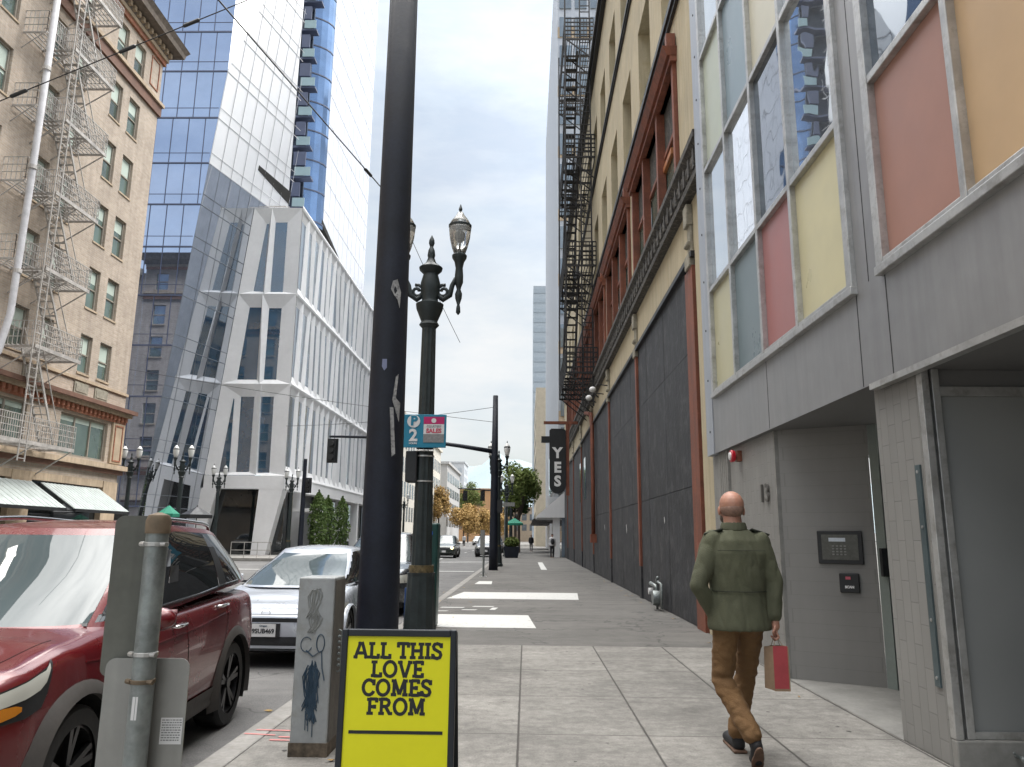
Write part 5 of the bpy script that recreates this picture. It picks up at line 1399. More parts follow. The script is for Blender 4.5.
# yellow A board
SLAB = {
 'A': (.92, [[(.10, .0), (.42, 1)], [(.82, 0), (.50, 1)], [(.25, .33), (.68, .33)]], [(.0, .26, 0), (.66, .94, 0), (.26, .5, 1)]),
 'L': (.72, [[(.20, 0), (.20, 1)], [(.20, .075), (.66, .075)], [(.62, .0), (.62, .30)]], [(.02, .40, 1), (.02, .40, 0)]),
 'T': (.80, [[(.40, 0), (.40, 1)], [(.06, .925), (.74, .925)], [(.09, 1), (.09, .68)], [(.71, 1), (.71, .68)]], [(.20, .60, 0)]),
 'H': (.92, [[(.20, 0), (.20, 1)], [(.72, 0), (.72, 1)], [(.20, .5), (.72, .5)]], [(.02, .38, 0), (.02, .38, 1), (.54, .90, 0), (.54, .90, 1)]),
 'I': (.42, [[(.21, 0), (.21, 1)]], [(.02, .40, 0), (.02, .40, 1)]),
 'V': (.90, [[(.12, 1), (.44, 0)], [(.76, 1), (.48, 0)]], [(.0, .30, 1), (.62, .90, 1)]),
 'E': (.74, [[(.20, 0), (.20, 1)], [(.2, .075), (.66, .075)], [(.2, .925), (.64, .925)], [(.2, .5), (.5, .5)], [(.64, 0), (.64, .28)], [(.62, 1), (.62, .74)], [(.5, .38), (.5, .62)]], [(.02, .3, 0), (.02, .3, 1)]),
 'M': (1.08, [[(.20, 0), (.22, 1)], [(.22, 1), (.54, .1)], [(.86, 1), (.54, .1)], [(.88, 0), (.86, 1)]], [(.02, .36, 0), (.72, 1.06, 0), (.04, .24, 1), (.84, 1.04, 1)]),
 'F': (.72, [[(.20, 0), (.20, 1)], [(.2, .925), (.64, .925)], [(.2, .48), (.5, .48)], [(.62, 1), (.62, .72)], [(.5, .36), (.5, .60)]], [(.02, .42, 0), (.02, .3, 1)]),
 'R': (.88, [[(.20, 0), (.20, 1)], [(.2, .925), (.48, .925), (.62, .86), (.67, .73), (.62, .58), (.48, .5), (.2, .5)], [(.45, .5), (.72, .06)]], [(.02, .38, 0), (.64, .88, 0), (.02, .3, 1)]),
 'O': (.94, [[(.47+.36*math.cos(a), .5+.44*math.sin(a)) for a in [2*PI*k/20 for k in range(21)]]], []),
 'C': (.86, [[(.46+.35*math.cos(a), .5+.44*math.sin(a)) for a in [R(42+k*(276/16)) for k in range(17)]], [(.76, .62), (.76, .98)], [(.76, .30), (.72, .18)]], []),
 'S': (.72, [[(.60, .78), (.52, .9), (.36, .945), (.2, .9), (.13, .77), (.18, .62), (.36, .52), (.54, .42), (.60, .27), (.54, .12), (.38, .055), (.2, .1), (.12, .24)], [(.62, .98), (.62, .68)], [(.1, .02), (.1, .34)]], []),
}
def slab_text(mb, txt, cx, base_, h, P, t=.155, kern=.86):
    ws_ = [SLAB[c][0] if c != ' ' else .32 for c in txt]; tot = sum(ws_)*kern*h; x = cx-tot/2; dd = 0
    for c, wd in zip(txt, ws_):
        if c != ' ':
            _, strokes, serifs = SLAB[c]
            for st_ in strokes:
                for i in range(len(st_)-1):
                    (x0_, z0_), (x1_, z1_) = st_[i], st_[i+1]; d = Vector((x1_-x0_, z1_-z0_)); 
                    if d.length == 0: continue
                    d.normalize(); nrm = Vector((-d.y, d.x))*t/2; ex = d*(t*.22 if len(st_) > 2 else 0)
                    a, b = Vector((x0_, z0_))-ex, Vector((x1_, z1_))+ex
                    dd += .00002
                    mb.poly(*[P(x+p.x*h*kern, base_+p.y*h, dd) for p in (a-nrm, b-nrm, b+nrm, a+nrm)])
            for (a, b, top) in serifs:
                z0_, z1_ = (1-t*.95, 1) if top else (0, t*.95)
                dd += .00002
                mb.poly(*[P(x+p[0]*h*kern, base_+p[1]*h, dd) for p in ((a, z0_), (b, z0_), (b, z1_), (a, z1_))])
        x += wd*h*kern
ab = thing('sandwich_board', 'bright yellow sandwich board reading ALL THIS LOVE COMES FROM', 'sandwich board', (-.67, 4.3, 0))
TLT = .035
def PB(x, z, o=0): return (x, 4.2-(1.015-z)*TLT-o, z)     # board plane leans: foot nearer the camera
def boardbox(x0_, x1_, z0_, z1_, o0, o1):
    p = [PB(x0_, z0_, o1), PB(x1_, z0_, o1), PB(x1_, z0_, o0), PB(x0_, z0_, o0), PB(x0_, z1_, o1), PB(x1_, z1_, o1), PB(x1_, z1_, o0), PB(x0_, z1_, o0)]; return MB().hexa(p)
bx0, bx1 = -.966, -.362
boardbox(bx0+.03, bx1-.03, .06, .99, .0, .008).build('poster', m_yellow, ab)
q = MB()
for (a, b, c, d) in ((bx0, bx0+.032, 0, 1.015), (bx1-.032, bx1, 0, 1.015), (bx0+.032, bx1-.032, .98, 1.015), (bx0+.032, bx1-.032, .03, .07)):
    e = boardbox(a, b, c, d, -.012, .018); q.add(e.v, e.f)
q.build('frame', m_frameb, ab, bevel=.005)
q = MB()
def bk(x, z): return (x, 4.2+(1.015-z)*TLT*9+.03, z)
q.hexa([bk(bx0, 0), bk(bx1, 0), (bx1, bk(0, 0)[1]+.02, 0), (bx0, bk(0, 0)[1]+.02, 0), bk(bx0, 1.0), bk(bx1, 1.0), (bx1, bk(0, 1)[1]+.02, 1.0), (bx0, bk(0, 1)[1]+.02, 1.0)])
q.build('back_panel', m_frameb, ab)
mid_ = (bx0+bx1)/2-.003
for i, wds in enumerate(('ALL THIS', 'LOVE', 'COMES', 'FROM')):
    q = MB(); kz = .868-i*.0915
    slab_text(q, wds, mid_, kz, .083, lambda x, z, o: PB(x, z, .0085+o), t=.20, kern=1.02); q.build('lettering', m_inkb, ab, fixn=False)
boardbox(bx0+.06, bx1-.06, .503, .519, .008, .0095).build('underline', m_inkb, ab)
q = MB().tube([(-.32, 4.35, .75), (-.30, 4.36, .6), (-.31, 4.37, .4)], .006, 5)

# near sign post with two signs seen from behind
npo = thing('sign_post', 'rusty capped galvanised pipe signpost with two metal sign backs beside the red car', 'sign post', (-.885, 1.85, 0))
MB().cyl((-.885, 1.85, 0), (-.885, 1.85, 1.52), .0255, n=24).build('pipe', m_galv, npo, smooth=40)
MB().lathe([(.0285, 1.50), (.029, 1.53), (.024, 1.543), (.005, 1.55)], (-.885, 1.85, 0), 20).build('cap', m_rust, npo, smooth=40)
def rplate(c, ux, w, h, r, th, name, mat, tilt=0):
    ux = Vector(ux).normalized(); uz = Vector((0, 0, 1)); nn = ux.cross(uz); pts = []
    for (sx, sz, a0) in ((1, 1, 0), (-1, 1, 90), (-1, -1, 180), (1, -1, 270)):
        for k in range(5): a = R(a0+22.5*k); pts.append((sx*(w/2-r)+r*math.cos(a), sz*(h/2-r)+r*math.sin(a)))
    c = Vector(c); n = len(pts); m = MB()
    m.add([c+ux*x+uz*z-nn*th/2 for x, z in pts]+[c+ux*x+uz*z+nn*th/2 for x, z in pts], [tuple(range(n)), tuple(range(2*n-1, n-1, -1))]+[(i, (i+1) % n, n+(i+1) % n, n+i) for i in range(n)])
    return m.build(name, mat, npo)
rplate((-.947, 1.90, 1.355), (.9, .35, 0), .122, .375, .02, .004, 'upper_sign', m_signback2)
rplate((-.893, 1.885, .98), (1, .06, 0), .195, .46, .022, .003, 'lower_sign', m_signback)
for z in (1.475, 1.225, 1.165):
    q = MB(); rr = .0275
    q.lathe([(rr-.002, z-.005), (rr, z-.004), (rr, z+.004), (rr-.002, z+.005)], (-.885, 1.85, 0), 20)
    q.cyl((-.920, 1.845, z), (-.905, 1.835, z), .006, n=8); q.cyl((-.866, 1.833, z), (-.852, 1.829, z), .005, n=8)
    q.build('clamp', m_rust if z < 1.2 else m_alu, npo)
st_ = MB().poly(*[(-.885+.0262*math.sin(a), 1.85-.0262*math.cos(a), z) for a, z in ((-.3, 1.085), (.2, 1.085), (.2, 1.135), (-.3, 1.135))]); st_.build('pipe_sticker', m_signw, npo)
def lowpt(x, z, o): return (x, 1.885+(x+.893)*.06-.0016-o, z)
stk = MB().poly(*[lowpt(x, z, .0005) for x, z in ((-.850, 1.02), (-.800, 1.02), (-.800, 1.078), (-.850, 1.078))]); so_ = stk.build('sticker', m_signw, npo)
q = MB(); rnd = random.Random(2)
for k in range(9):
    z = 1.073-k*.0055; x = -.847
    while x < -.805:
        l = rnd.uniform(.002, .007); q.poly(*[lowpt(xx, zz, .001) for xx, zz in ((x, z-.0012), (x+l, z-.0012), (x+l, z+.0012), (x, z+.0012))]); x += l+.0015
q.build('print', m_signg, so_)

# ------------------------------------------------------------------ cars
def interp(t, x):
    if x <= t[0][0]: return t[0][1]
    for (a, va), (b, vb) in zip(t, t[1:]):
        if x <= b:
            s = (x-a)/(b-a); s = s*s*(3-2*s)*.5+s*.5; return va+(vb-va)*s
    return t[-1][1]
def make_car(name, label, cat, P, paint, loc, rotz, group=None):
    """local space: front towards -y, ground at z=0"""
    root = thing(name, label, cat, (0, 0, 0), group)
    L2_, W0 = P['L']/2, P['W']/2
    ns, q_ = 130, 44
    ys = [-L2_+2*L2_*(1-math.cos(PI*(.06+.88*i/(ns-1))))/2/1.0 for i in range(ns)]
    y_a, y_b = ys[0], ys[-1]; ys = [-L2_+(y-y_a)/(y_b-y_a)*2*L2_ for y in ys]
    Wt, Tt, Bt = P['plan'], P['top'], P['bot']
    prof0 = P.get('prof', [(0, 0, 0), (.86, 0, 0), (.955, .10, 1), (.99, .30, 1), (1.0, .52, 1), (.985, .74, 1), (.955, .90, 1), (.90, .965, 1), (.78, .995, 1), (.45, 1.02, 1), (0, 1.03, 1)])
    def prof(s):
        x = s*(len(prof0)-1); i = min(int(x), len(prof0)-2); f = x-i
        def g(k): return prof0[max(0, min(k, len(prof0)-1))]
        out_ = []
        for c in (0, 1):
            p0, p1, p2, p3 = g(i-1)[c], g(i)[c], g(i+1)[c], g(i+2)[c]
            out_.append(.5*((2*p1)+(-p0+p2)*f+(2*p0-5*p1+4*p2-p3)*f*f+(-p0+3*p1-3*p2+p3)*f**3))
        return out_
    mb = MB(); grid = []
    for y in ys:
        w_, t_, b_ = W0*interp(Wt, y), interp(Tt, y), interp(Bt, y); row = []
        for k in range(-q_, q_+1):
            px_, pz_ = prof(1-abs(k)/q_); 
            pz_ = max(pz_, 0)
            x = w_*px_*(1 if k > 0 else -1) if k else 0
            row.append(len(mb.v)); mb.v.append(Vector((x, y, b_+(t_-b_)*pz_)))
        grid.append(row)
    wr = P['wr']; arch = P['arch']; wy = P['wy']; n2 = 2*q_+1
    def inarch(p): return abs(p.x) > W0*.5 and any((p.y-a)**2+(p.z-wr*.98)**2 < arch**2 for a in wy)
    for i in range(ns-1):
        for k in range(n2-1):
            f = (grid[i][k], grid[i+1][k], grid[i+1][k+1], grid[i][k+1])
            c = sum((mb.v[j] for j in f), Vector())/4
            if inarch(c): continue
            mb.f.append(f)
    mb.f.append(tuple(grid[0])); mb.f.append(tuple(reversed(grid[-1])))
    allf = list(mb.f)
    # snap arch edge
    cnt = {}
    for f in mb.f:
        for a, b in zip(f, f[1:]+f[:1]): cnt[(min(a, b), max(a, b))] = cnt.get((min(a, b), max(a, b)), 0)+1
    bnd = {v for e, c in cnt.items() if c == 1 for v in e}
    for v in bnd:
        p = mb.v[v]
        for a in wy:
            d = Vector((p.y-a, p.z-wr*.98)); 
            if abs(p.x) > W0*.45 and d.length < arch*1.25 and d.length > 1e-4:
                d = d.normalized()*arch; p.y = a+d.x; p.z = max(wr*.98+d.y, interp(Bt, p.y))
    body = mb.build('body', paint, root, smooth=50)
    me = body.data
    bvh = BVHTree.FromPolygons([v.co for v in me.vertices], [tuple(p.vertices) for p in me.polygons])
    def side(y, z, s=1, o=.004):
        h = bvh.ray_cast(Vector((s*3, y, z)), Vector((-s, 0, 0)))
        return h[0]+Vector((s*o, 0, 0)) if h[0] else Vector((s*W0, y, z))
    def front(x, z, s=-1, o=.004):
        h = bvh.ray_cast(Vector((x, s*4, z)), Vector((0, -s, 0)))
        return h[0]+Vector((0, s*o, 0)) if h[0] else Vector((x, s*L2_, z))
    def topz(x, y, o=.004):
        h = bvh.ray_cast(Vector((x, y, 4)), Vector((0, 0, -1)))
        return h[0]+Vector((0, 0, o)) if h[0] else Vector((x, y, 1))
    def patch(pred, nm, mat, o=.006):
        m = MB(); 
        for p in me.polygons:
            if len(p.vertices) > 4: continue
            if pred(p.center, p.normal):
                m.add([me.vertices[v].co+me.vertices[v].normal*o for v in p.vertices], [(0, 1, 2, 3)[:len(p.vertices)]])
        if m.v:
            bm = bmesh.new(); mm = m.mesh('x'); bm.from_mesh(mm); bmesh.ops.remove_doubles(bm, verts=bm.verts, dist=1e-5)
            bm.to_mesh(mm); bm.free(); mm.name = nm; mm.materials.append(mat)
            for p in mm.polygons: p.use_smooth = True
            ob = bpy.data.objects.new(nm, mm); C.objects.link(ob); ob.parent = root; reg(ob, (0, 0, 0)); return ob
    def fpatch(fn_pts, nm, mat, par=None, nu=12, nv=5, s=-1, o=.006):
        """patch projected on front/rear: corners TL,TR,BR,BL as (x,z)"""
        (a, b, c, d) = fn_pts; m = MB(); g2 = []
        for j in range(nv+1):
            for i in range(nu+1):
                u, v = i/nu, j/nv
                x = (a[0]*(1-u)+b[0]*u)*(1-v)+(d[0]*(1-u)+c[0]*u)*v; z = (a[1]*(1-u)+b[1]*u)*(1-v)+(d[1]*(1-u)+c[1]*u)*v
                m.v.append(front(x, z, s, o))
        for j in range(nv):
            for i in range(nu): k = j*(nu+1)+i; m.f.append((k, k+1, k+nu+2, k+nu+1))
        return m.build(nm, mat, par or root, smooth=True)
    def gline(pts, s, r=.0035, mat=m_void, nm='door_gap', par=None):
        m = MB(); pp = []
        for (a, b) in zip(pts, pts[1:]):
            for k in range(8): t = k/8; pp.append(side(a[0]+(b[0]-a[0])*t, a[1]+(b[1]-a[1])*t, s, 0))
        pp.append(side(pts[-1][0], pts[-1][1], s, 0)); m.tube(pp, r, 5); return m.build(nm, mat, par or root)
    def apatch(s, yc, rows_, nm, mat, o):
        m = MB(); nv = 5; pts = []
        for (r0_, r1_) in zip(rows_, rows_[1:]):
            for t_ in range(4): u = t_/4; pts.append(tuple(r0_[j]*(1-u)+r1_[j]*u for j in range(3)))
        pts.append(rows_[-1]); c0_ = Vector((s*.25, yc, 0))
        for (ang, lo, hi) in pts:
            d = Vector((s*math.cos(R(ang)), -math.sin(R(ang)), 0))
            for j in range(nv+1):
                z_ = lo+(hi-lo)*j/nv; h = bvh.ray_cast(c0_+d*4+Vector((0, 0, z_)), -d)
                m.v.append((h[0] if h[0] else c0_+d+Vector((0, 0, z_)))+d*o)
        for i in range(len(pts)-1):
            for j in range(nv): k = i*(nv+1)+j; m.f.append((k, k+1, k+nv+2, k+nv+1))
        return m.build(nm, mat, root, smooth=True)
    # greenhouse
    G = P['gh']; nr = 160; levels = [0, .05, .12, .3, .5, .7, .86, .93, 1.0]; rings = []; gm_ = []
    def ringpt(t, a):
        w_ = (G['w0']*(1-t)+G['w1']*t)+G.get('bulge', .03)*math.sin(PI*t)*.6
        tt = t**G.get('fp', 1.0)
        y0_ = G['f0']+(G['f1']-G['f0'])*tt; y1_ = G['r0']+(G['r1']-G['r0'])*t**G.get('rp', 1.0)
        ca, sa = math.cos(a), math.sin(a); n_ = G.get('n', 5.0)
        sx = math.copysign(abs(ca)**(2/n_), ca); sy = math.copysign(abs(sa)**(2/n_), sa)
        y = (y0_+y1_)/2+(y1_-y0_)/2*sy; x = w_*sx
        x *= 1-G.get('taper', .06)*max(0, (y-(G['f1']+.8))/(G['r0']-G['f1']))**2
        x *= 1-.10*max(0, (G['f1']+.1-y)/max(.1, (G['f1']-G['f0'])))**2*0
        zb = interp(P['belt'], y); zr = interp(P['roof'], y)
        # crown of windshield/rear
        bow = G.get('bow', .10)*(1-sx*sx)*(abs(sy)**6)
        y += math.copysign(bow, sy)*(1-.4*t)
        return Vector((x, y, zb+(zr-zb)*t))
    gv = []
    for t in levels:
        for k in range(nr): gv.append(ringpt(t, 2*PI*(k+.5)/nr))
    parts_ = {}
    for j in range(len(levels)-1):
        tm = (levels[j]+levels[j+1])/2
        for k in range(nr):
            k2 = (k+1) % nr; a = 2*PI*(k+1)/nr; ca, sa = math.cos(a), math.sin(a); n_ = G.get('n', 5.0)
            f = (j*nr+k, j*nr+k2, (j+1)*nr+k2, (j+1)*nr+k); c = sum((gv[i] for i in f), Vector())/4
            key = 'pillar'
            sx = abs(ca)**(2/n_)
            if .06 < tm < .92:
                if sa < -.5 and sx < .93 and abs(sa)**(2/n_) > .93: key = 'windshield'
                elif sa > .5 and sx < .86 and abs(sa)**(2/n_) > .93: key = 'rear_window'
                elif sx > .97 or abs(sa)**(2/n_) < .95:
                    pl_ = P['pillars']      # list of (y0,y1) windows at this height, sheared
                    sh = P.get('shear', 0)*tm
                    for wi, (u0, u1) in enumerate(pl_):
                        fa = G['f0']+(G['f1']-G['f0'])*tm**G.get('fp', 1.0)+.13; ra = G['r0']+(G['r1']-G['r0'])*tm**G.get('rp', 1)-.12
                        if max(u0, fa) < c.y < min(u1, ra): key = 'window%d%s' % (wi, 'l' if c.x > 0 else 'r')
                    if key == 'pillar' and sx > .97 and .06 < tm < .92 and P['pillars'][0][0]+.2 < c.y < P['pillars'][-1][1]-.05: key = 'pillar_trim' + ('l' if c.x > 0 else 'r')
            parts_.setdefault(key, []).append(f)
    for key, fs in parts_.items():
        m = MB(); m.v = [v.copy() for v in gv]; m.f = fs
        mat = paint if key.startswith('pillar') else (m_wsglass if key == 'windshield' else m_carglass)
        nm = {'pillar': 'cabin_frame'}.get(key, 'window' if key.startswith('window') else key)
        if key.startswith('pillar_trim'): mat = m_black; nm = 'pillar_trim'
        me_ = m.mesh(nm); bm = bmesh.new(); bm.from_mesh(me_); bmesh.ops.delete(bm, geom=[v for v in bm.verts if not v.link_faces], context='VERTS'); bmesh.ops.recalc_face_normals(bm, faces=bm.faces)
        bm.to_mesh(me_); bm.free(); me_.materials.append(mat)
        for p in me_.polygons: p.use_smooth = True
        ob = bpy.data.objects.new(nm, me_); C.objects.link(ob); ob.parent = root; reg(ob, (0, 0, 0))
        if not key.startswith('pillar'):
            # seat glass 4 mm in
            for v in me_.vertices: v.co.x *= .997
    # roof
    m = MB(); top = gv[-nr:]; cy = (G['f1']+G['r1'])/2; sc_ = [1, .97, .9, .75, .5, .25]
    for s_ in sc_:
        for p in top: 
            q = Vector((p.x*s_, cy+(p.y-cy)*s_, 0)); q.z = interp(P['roof'], q.y)+.045*(1-s_**2.5); m.v.append(q)
    for j in range(len(sc_)-1):
        for k in range(nr): k2 = (k+1) % nr; m.f.append((j*nr+k, j*nr+k2, (j+1)*nr+k2, (j+1)*nr+k))
    m.f.append(tuple(range((len(sc_)-1)*nr, len(sc_)*nr))); m.build('roof', paint, root, smooth=True)
    # wheels
    for iy, a in enumerate(wy):
        for s in (-1, 1):
            wx = s*(W0-.03); tw = .225
            wt_ = MB(); R_ = wr
            wt_.lathe([(R_*.70, -tw/2), (R_*.93, -tw/2), (R_*.99, -tw/2+.02), (R_, -tw/2+.05), (R_, tw/2-.05), (R_*.99, tw/2-.02), (R_*.93, tw/2), (R_*.70, tw/2)], (wx-s*tw/2, a, R_), 40, 'X', caps=False)
            wo = wt_.build('wheel', m_tyre, root, smooth=40)
            rm = MB(); ox = wx-s*.015
            for k in range(40):
                t0, t1 = 2*PI*k/40, 2*PI*(k+1)/40
                for (ra_, rb_, d0, d1) in ((.72, .66, .0, .0), (.66, .64, .0, .10)):
                    rm.poly((ox-s*d0, a+R_*ra_*math.cos(t0), R_+R_*ra_*math.sin(t0)), (ox-s*d0, a+R_*ra_*math.cos(t1), R_+R_*ra_*math.sin(t1)), (ox-s*d1, a+R_*rb_*math.cos(t1), R_+R_*rb_*math.sin(t1)), (ox-s*d1, a+R_*rb_*math.cos(t0), R_+R_*rb_*math.sin(t0)))
            for k in range(5):
                for dk in (-.14, .14):
                    t0 = 2*PI*k/5+.3+dk; rm.bar((ox-s*.03, a+R_*.1*math.cos(t0-dk), R_+R_*.1*math.sin(t0-dk)), (ox-s*.01, a+R_*.67*math.cos(t0), R_+R_*.67*math.sin(t0)), .035, .03, up=(1, 0, 0))
            rm.cyl((ox-s*.04, a, R_), (ox, a, R_), .05, .045, 14)
            rm.build('rim', P.get('rim', m_rimd), wo)
            hb = MB().lathe([(R_*.64, 0), (.05, 0)], (wx-s*.12, a, R_), 24, 'X'); hb.build('hub', m_void, wo)
            ln = MB(); n_ = 24
            for k in range(n_):
                t0, t1 = R(-25)+R(230)*k/n_, R(-25)+R(230)*(k+1)/n_
                p0 = (a+arch*1.0*math.cos(t0), wr*.98+arch*1.0*math.sin(t0)); p1 = (a+arch*1.0*math.cos(t1), wr*.98+arch*1.0*math.sin(t1))
                ln.poly((s*W0*.97, *p0), (s*W0*.97, *p1), (s*W0*.5, *p1), (s*W0*.5, *p0))
            ln.poly(*[(s*W0*.52, a+arch*1.05*math.cos(t_), wr*.98+arch*1.05*math.sin(t_)) for t_ in [R(-25)+R(230)*k/24 for k in range(25)]])
            ln.build('wheel_arch', m_void, root)
            # arch moulding
            am = MB(); tw_ = P.get('molding', .03); pts = []
            for k in range(n_+1):
                t0 = R(-18)+R(216)*k/n_
                for rr, ox_ in ((arch-.012, -.03), (arch-.012, .012), (arch+tw_*.7, .014), (arch+tw_, -.01)):
                    yy, zz = a+rr*math.cos(t0), wr*.98+rr*math.sin(t0); sd = side(yy, max(zz, interp(Bt, yy)+.03), s, 0)
                    xx = max(abs(sd.x), W0*.9)
                    am.v.append(Vector((s*(xx+ox_), yy, zz)))
            for k in range(n_):
                for j in range(3): am.f.append((k*4+j, (k+1)*4+j, (k+1)*4+j+1, k*4+j+1))
            am.build('arch_molding', P.get('mold_mat', m_plastic), root, smooth=50)
    P['extra'](root, dict(side=side, front=front, patch=patch, fpatch=fpatch, gline=gline, topz=topz, apatch=apatch, ring=ringpt, W0=W0))
    MB().box((-W0*.8, -L2_+.15, .18), (W0*.8, L2_-.15, .3)).build('underbody', m_void, root)
    root.location = loc; root.rotation_euler = (0, 0, rotz)
    return root

def mirror_(root, y, z, s, W, paint):
    m = MB(); x = s*(W+.13)
    m.ball((x, y, z), (.115, .075, .075), 14); o = m.build('mirror', paint, root, smooth=True)
    q = MB().poly((x-.09, y+.066, z-.055), (x+.09, y+.066, z-.055), (x+.09, y+.066, z+.055), (x-.09, y+.066, z+.055)); q.build('mirror_glass', m_chrome, o)
    MB().bar((s*(W-.08), y-.02, z-.05), (x, y, z-.04), .05, .03).build('mirror_foot', m_black, o)

# red SUV
def ex_suv(root, T):
    W0 = T['W0']; side, front, patch, fpatch, gline = T['side'], T['front'], T['patch'], T['fpatch'], T['gline']
    for s in (1, -1):
        gline([(-.86, 1.02), (-.90, .8), (-.93, .5), (-.93, .36)], s); gline([(.16, 1.07), (.17, .7), (.14, .36)], s); gline([(1.05, 1.12), (1.12, .95), (1.0, .72), (.85, .55), (.80, .38)], s)
        gline([(-.93, .36), (.8, .38)], s)
        for y, z in ((-.02, .985), (.96, 1.045)):
            p = side(y, z, s, 0); m = MB(); m.tube([p+Vector((-s*.01, .11, 0)), p+Vector((s*.035, .09, .003)), p+Vector((s*.038, -.07, 0)), p+Vector((-s*.01, -.10, -.002))], .013, 8); m.build('door_handle', m_chrome, root, smooth=True)
        patch(lambda c, n, s=s: c.x*s > W0*.8 and c.z < .40 and c.z > .2 and -.95 < c.y < .9, 'sill_cladding', m_plastic, .012)
        # crease
        gline([(-1.3, .93), (-.6, .90), (.4, .93), (1.2, .98)], s, .006, bpy.data.materials['suv_red'], 'side_crease')
        # headlight: swept-back patch
        T['apatch'](s, -1.2, [(78, .74, .80), (60, .73, .86), (45, .74, .91), (38, .77, .94), (35, .84, .955), (33, .92, .98), (32, .965, .985)], 'headlight', m_black, .006)
        T['apatch'](s, -1.2, [(76, .775, .80), (60, .79, .85), (45, .83, .905), (39, .855, .93), (36, .885, .94), (33.5, .945, .972)], 'headlight_lens', m_lampw, .011)
        T['apatch'](s, -1.2, [(58, .75, .785), (52, .752, .81), (48, .765, .81), (46, .78, .80)], 'indicator', m_amber, .012)
        # chrome line under windows
        m = MB(); pts = []
        for k in range(30):
            y = -.72+k*(2.35/29); q = T['ring'](.06, math.acos(1)); 
            best = None
            z = None
            pts.append(None)
        r_ = [T['ring'](.065, a if s > 0 else PI-a) for a in [R(-60)+R(120)*k/60 for k in range(61)]]
        r_ = [p+Vector((s*.006, 0, 0)) for p in r_ if -.75 < p.y < 1.55]; m.tube(r_, .009, 5); m.build('window_trim', m_chrome, root)
        # roof rail
        r_ = [T['ring'](1.0, a if s > 0 else PI-a) for a in [R(-60)+R(120)*k/60 for k in range(61)]]; r_ = [Vector((p.x*.93, p.y, p.z+.055)) for p in r_ if -.35 < p.y < 1.45]
        if r_:
            r_[0].z -= .05; r_[-1].z -= .05
            MB().tube(r_, .018, 8).build('roof_rail', m_chrome, root, smooth=True)
        mirror_(root, -.70, 1.10, s, W0-.03, bpy.data.materials['suv_red'])
        fpatch([(s*.52, .42), (s*.74, .44), (s*.72, .30), (s*.52, .30)], 'fog_lamp', m_black)
        fpatch([(s*.60, 1.02), (s*.80, 1.02), (s*.80, .80), (s*.66, .80)], 'tail_light', M('tail_red', (.35, .01, .01), .2), None, 6, 4, 1)
        # wiper and cowl
    fpatch([(-.48, .80), (.48, .80), (.42, .56), (-.42, .56)], 'grille', m_black)
    fpatch([(-.50, .40), (.50, .40), (.42, .26), (-.42, .26)], 'lower_grille', m_black)
    m = MB()
    for s in (1, -1):
        pts = [T['topz'](s*(.70-.08*k/10), -1.35-.07*k, .0) for k in range(10)]; m.tube(pts, .003, 5)
    m.build('hood_gap', m_void, root)
    pts = [T['topz'](x, -.99-.10*(1-(x/.75)**2), .0) for x in [-.72+.072*k for k in range(21)]]; MB().tube(pts, .02, 6).build('cowl', m_black, root)
suv_red = M('suv_red', (.115, .003, .006), .25, metal=.15, var=.03, vs=2, fine=20, bmp=0, coat=.55)
SUV = dict(L=4.52, W=1.84, wr=.355, arch=.43, wy=(-1.33, 1.32), molding=.07,
  plan=[(-2.26, .66), (-2.2, .76), (-2.05, .86), (-1.75, .95), (-1.3, .99), (0, 1), (1.4, .985), (1.9, .95), (2.15, .87), (2.26, .80)],
  top=[(-2.26, .66), (-2.22, .80), (-2.1, .89), (-1.8, .98), (-1.4, 1.05), (-1.0, 1.09), (0, 1.10), (1.2, 1.13), (1.9, 1.12), (2.15, 1.08), (2.26, 1.0)],
  bot=[(-2.26, .38), (-2.1, .27), (-1.6, .23), (1.6, .25), (2.1, .32), (2.26, .42)],
  belt=[(-1.1, 1.07), (-.6, 1.09), (.3, 1.12), (1.2, 1.18), (1.9, 1.21)],
  roof=[(-.5, 1.64), (0, 1.685), (.5, 1.70), (1.2, 1.68), (1.75, 1.61)],
  gh=dict(w0=.845, w1=.60, f0=-1.12, f1=-.18, r0=2.12, r1=1.72, n=6.5, bow=.10, bulge=.05, fp=1.0, taper=.10),
  pillars=[(-1.0, .10), (.20, 1.0), (1.10, 1.72)], extra=ex_suv)
make_car('parked_suv', 'dark red parked SUV in the left foreground with a metal signpost before it', 'car', SUV, suv_red, (-3.415, 5.70, RZ), R(3.2))

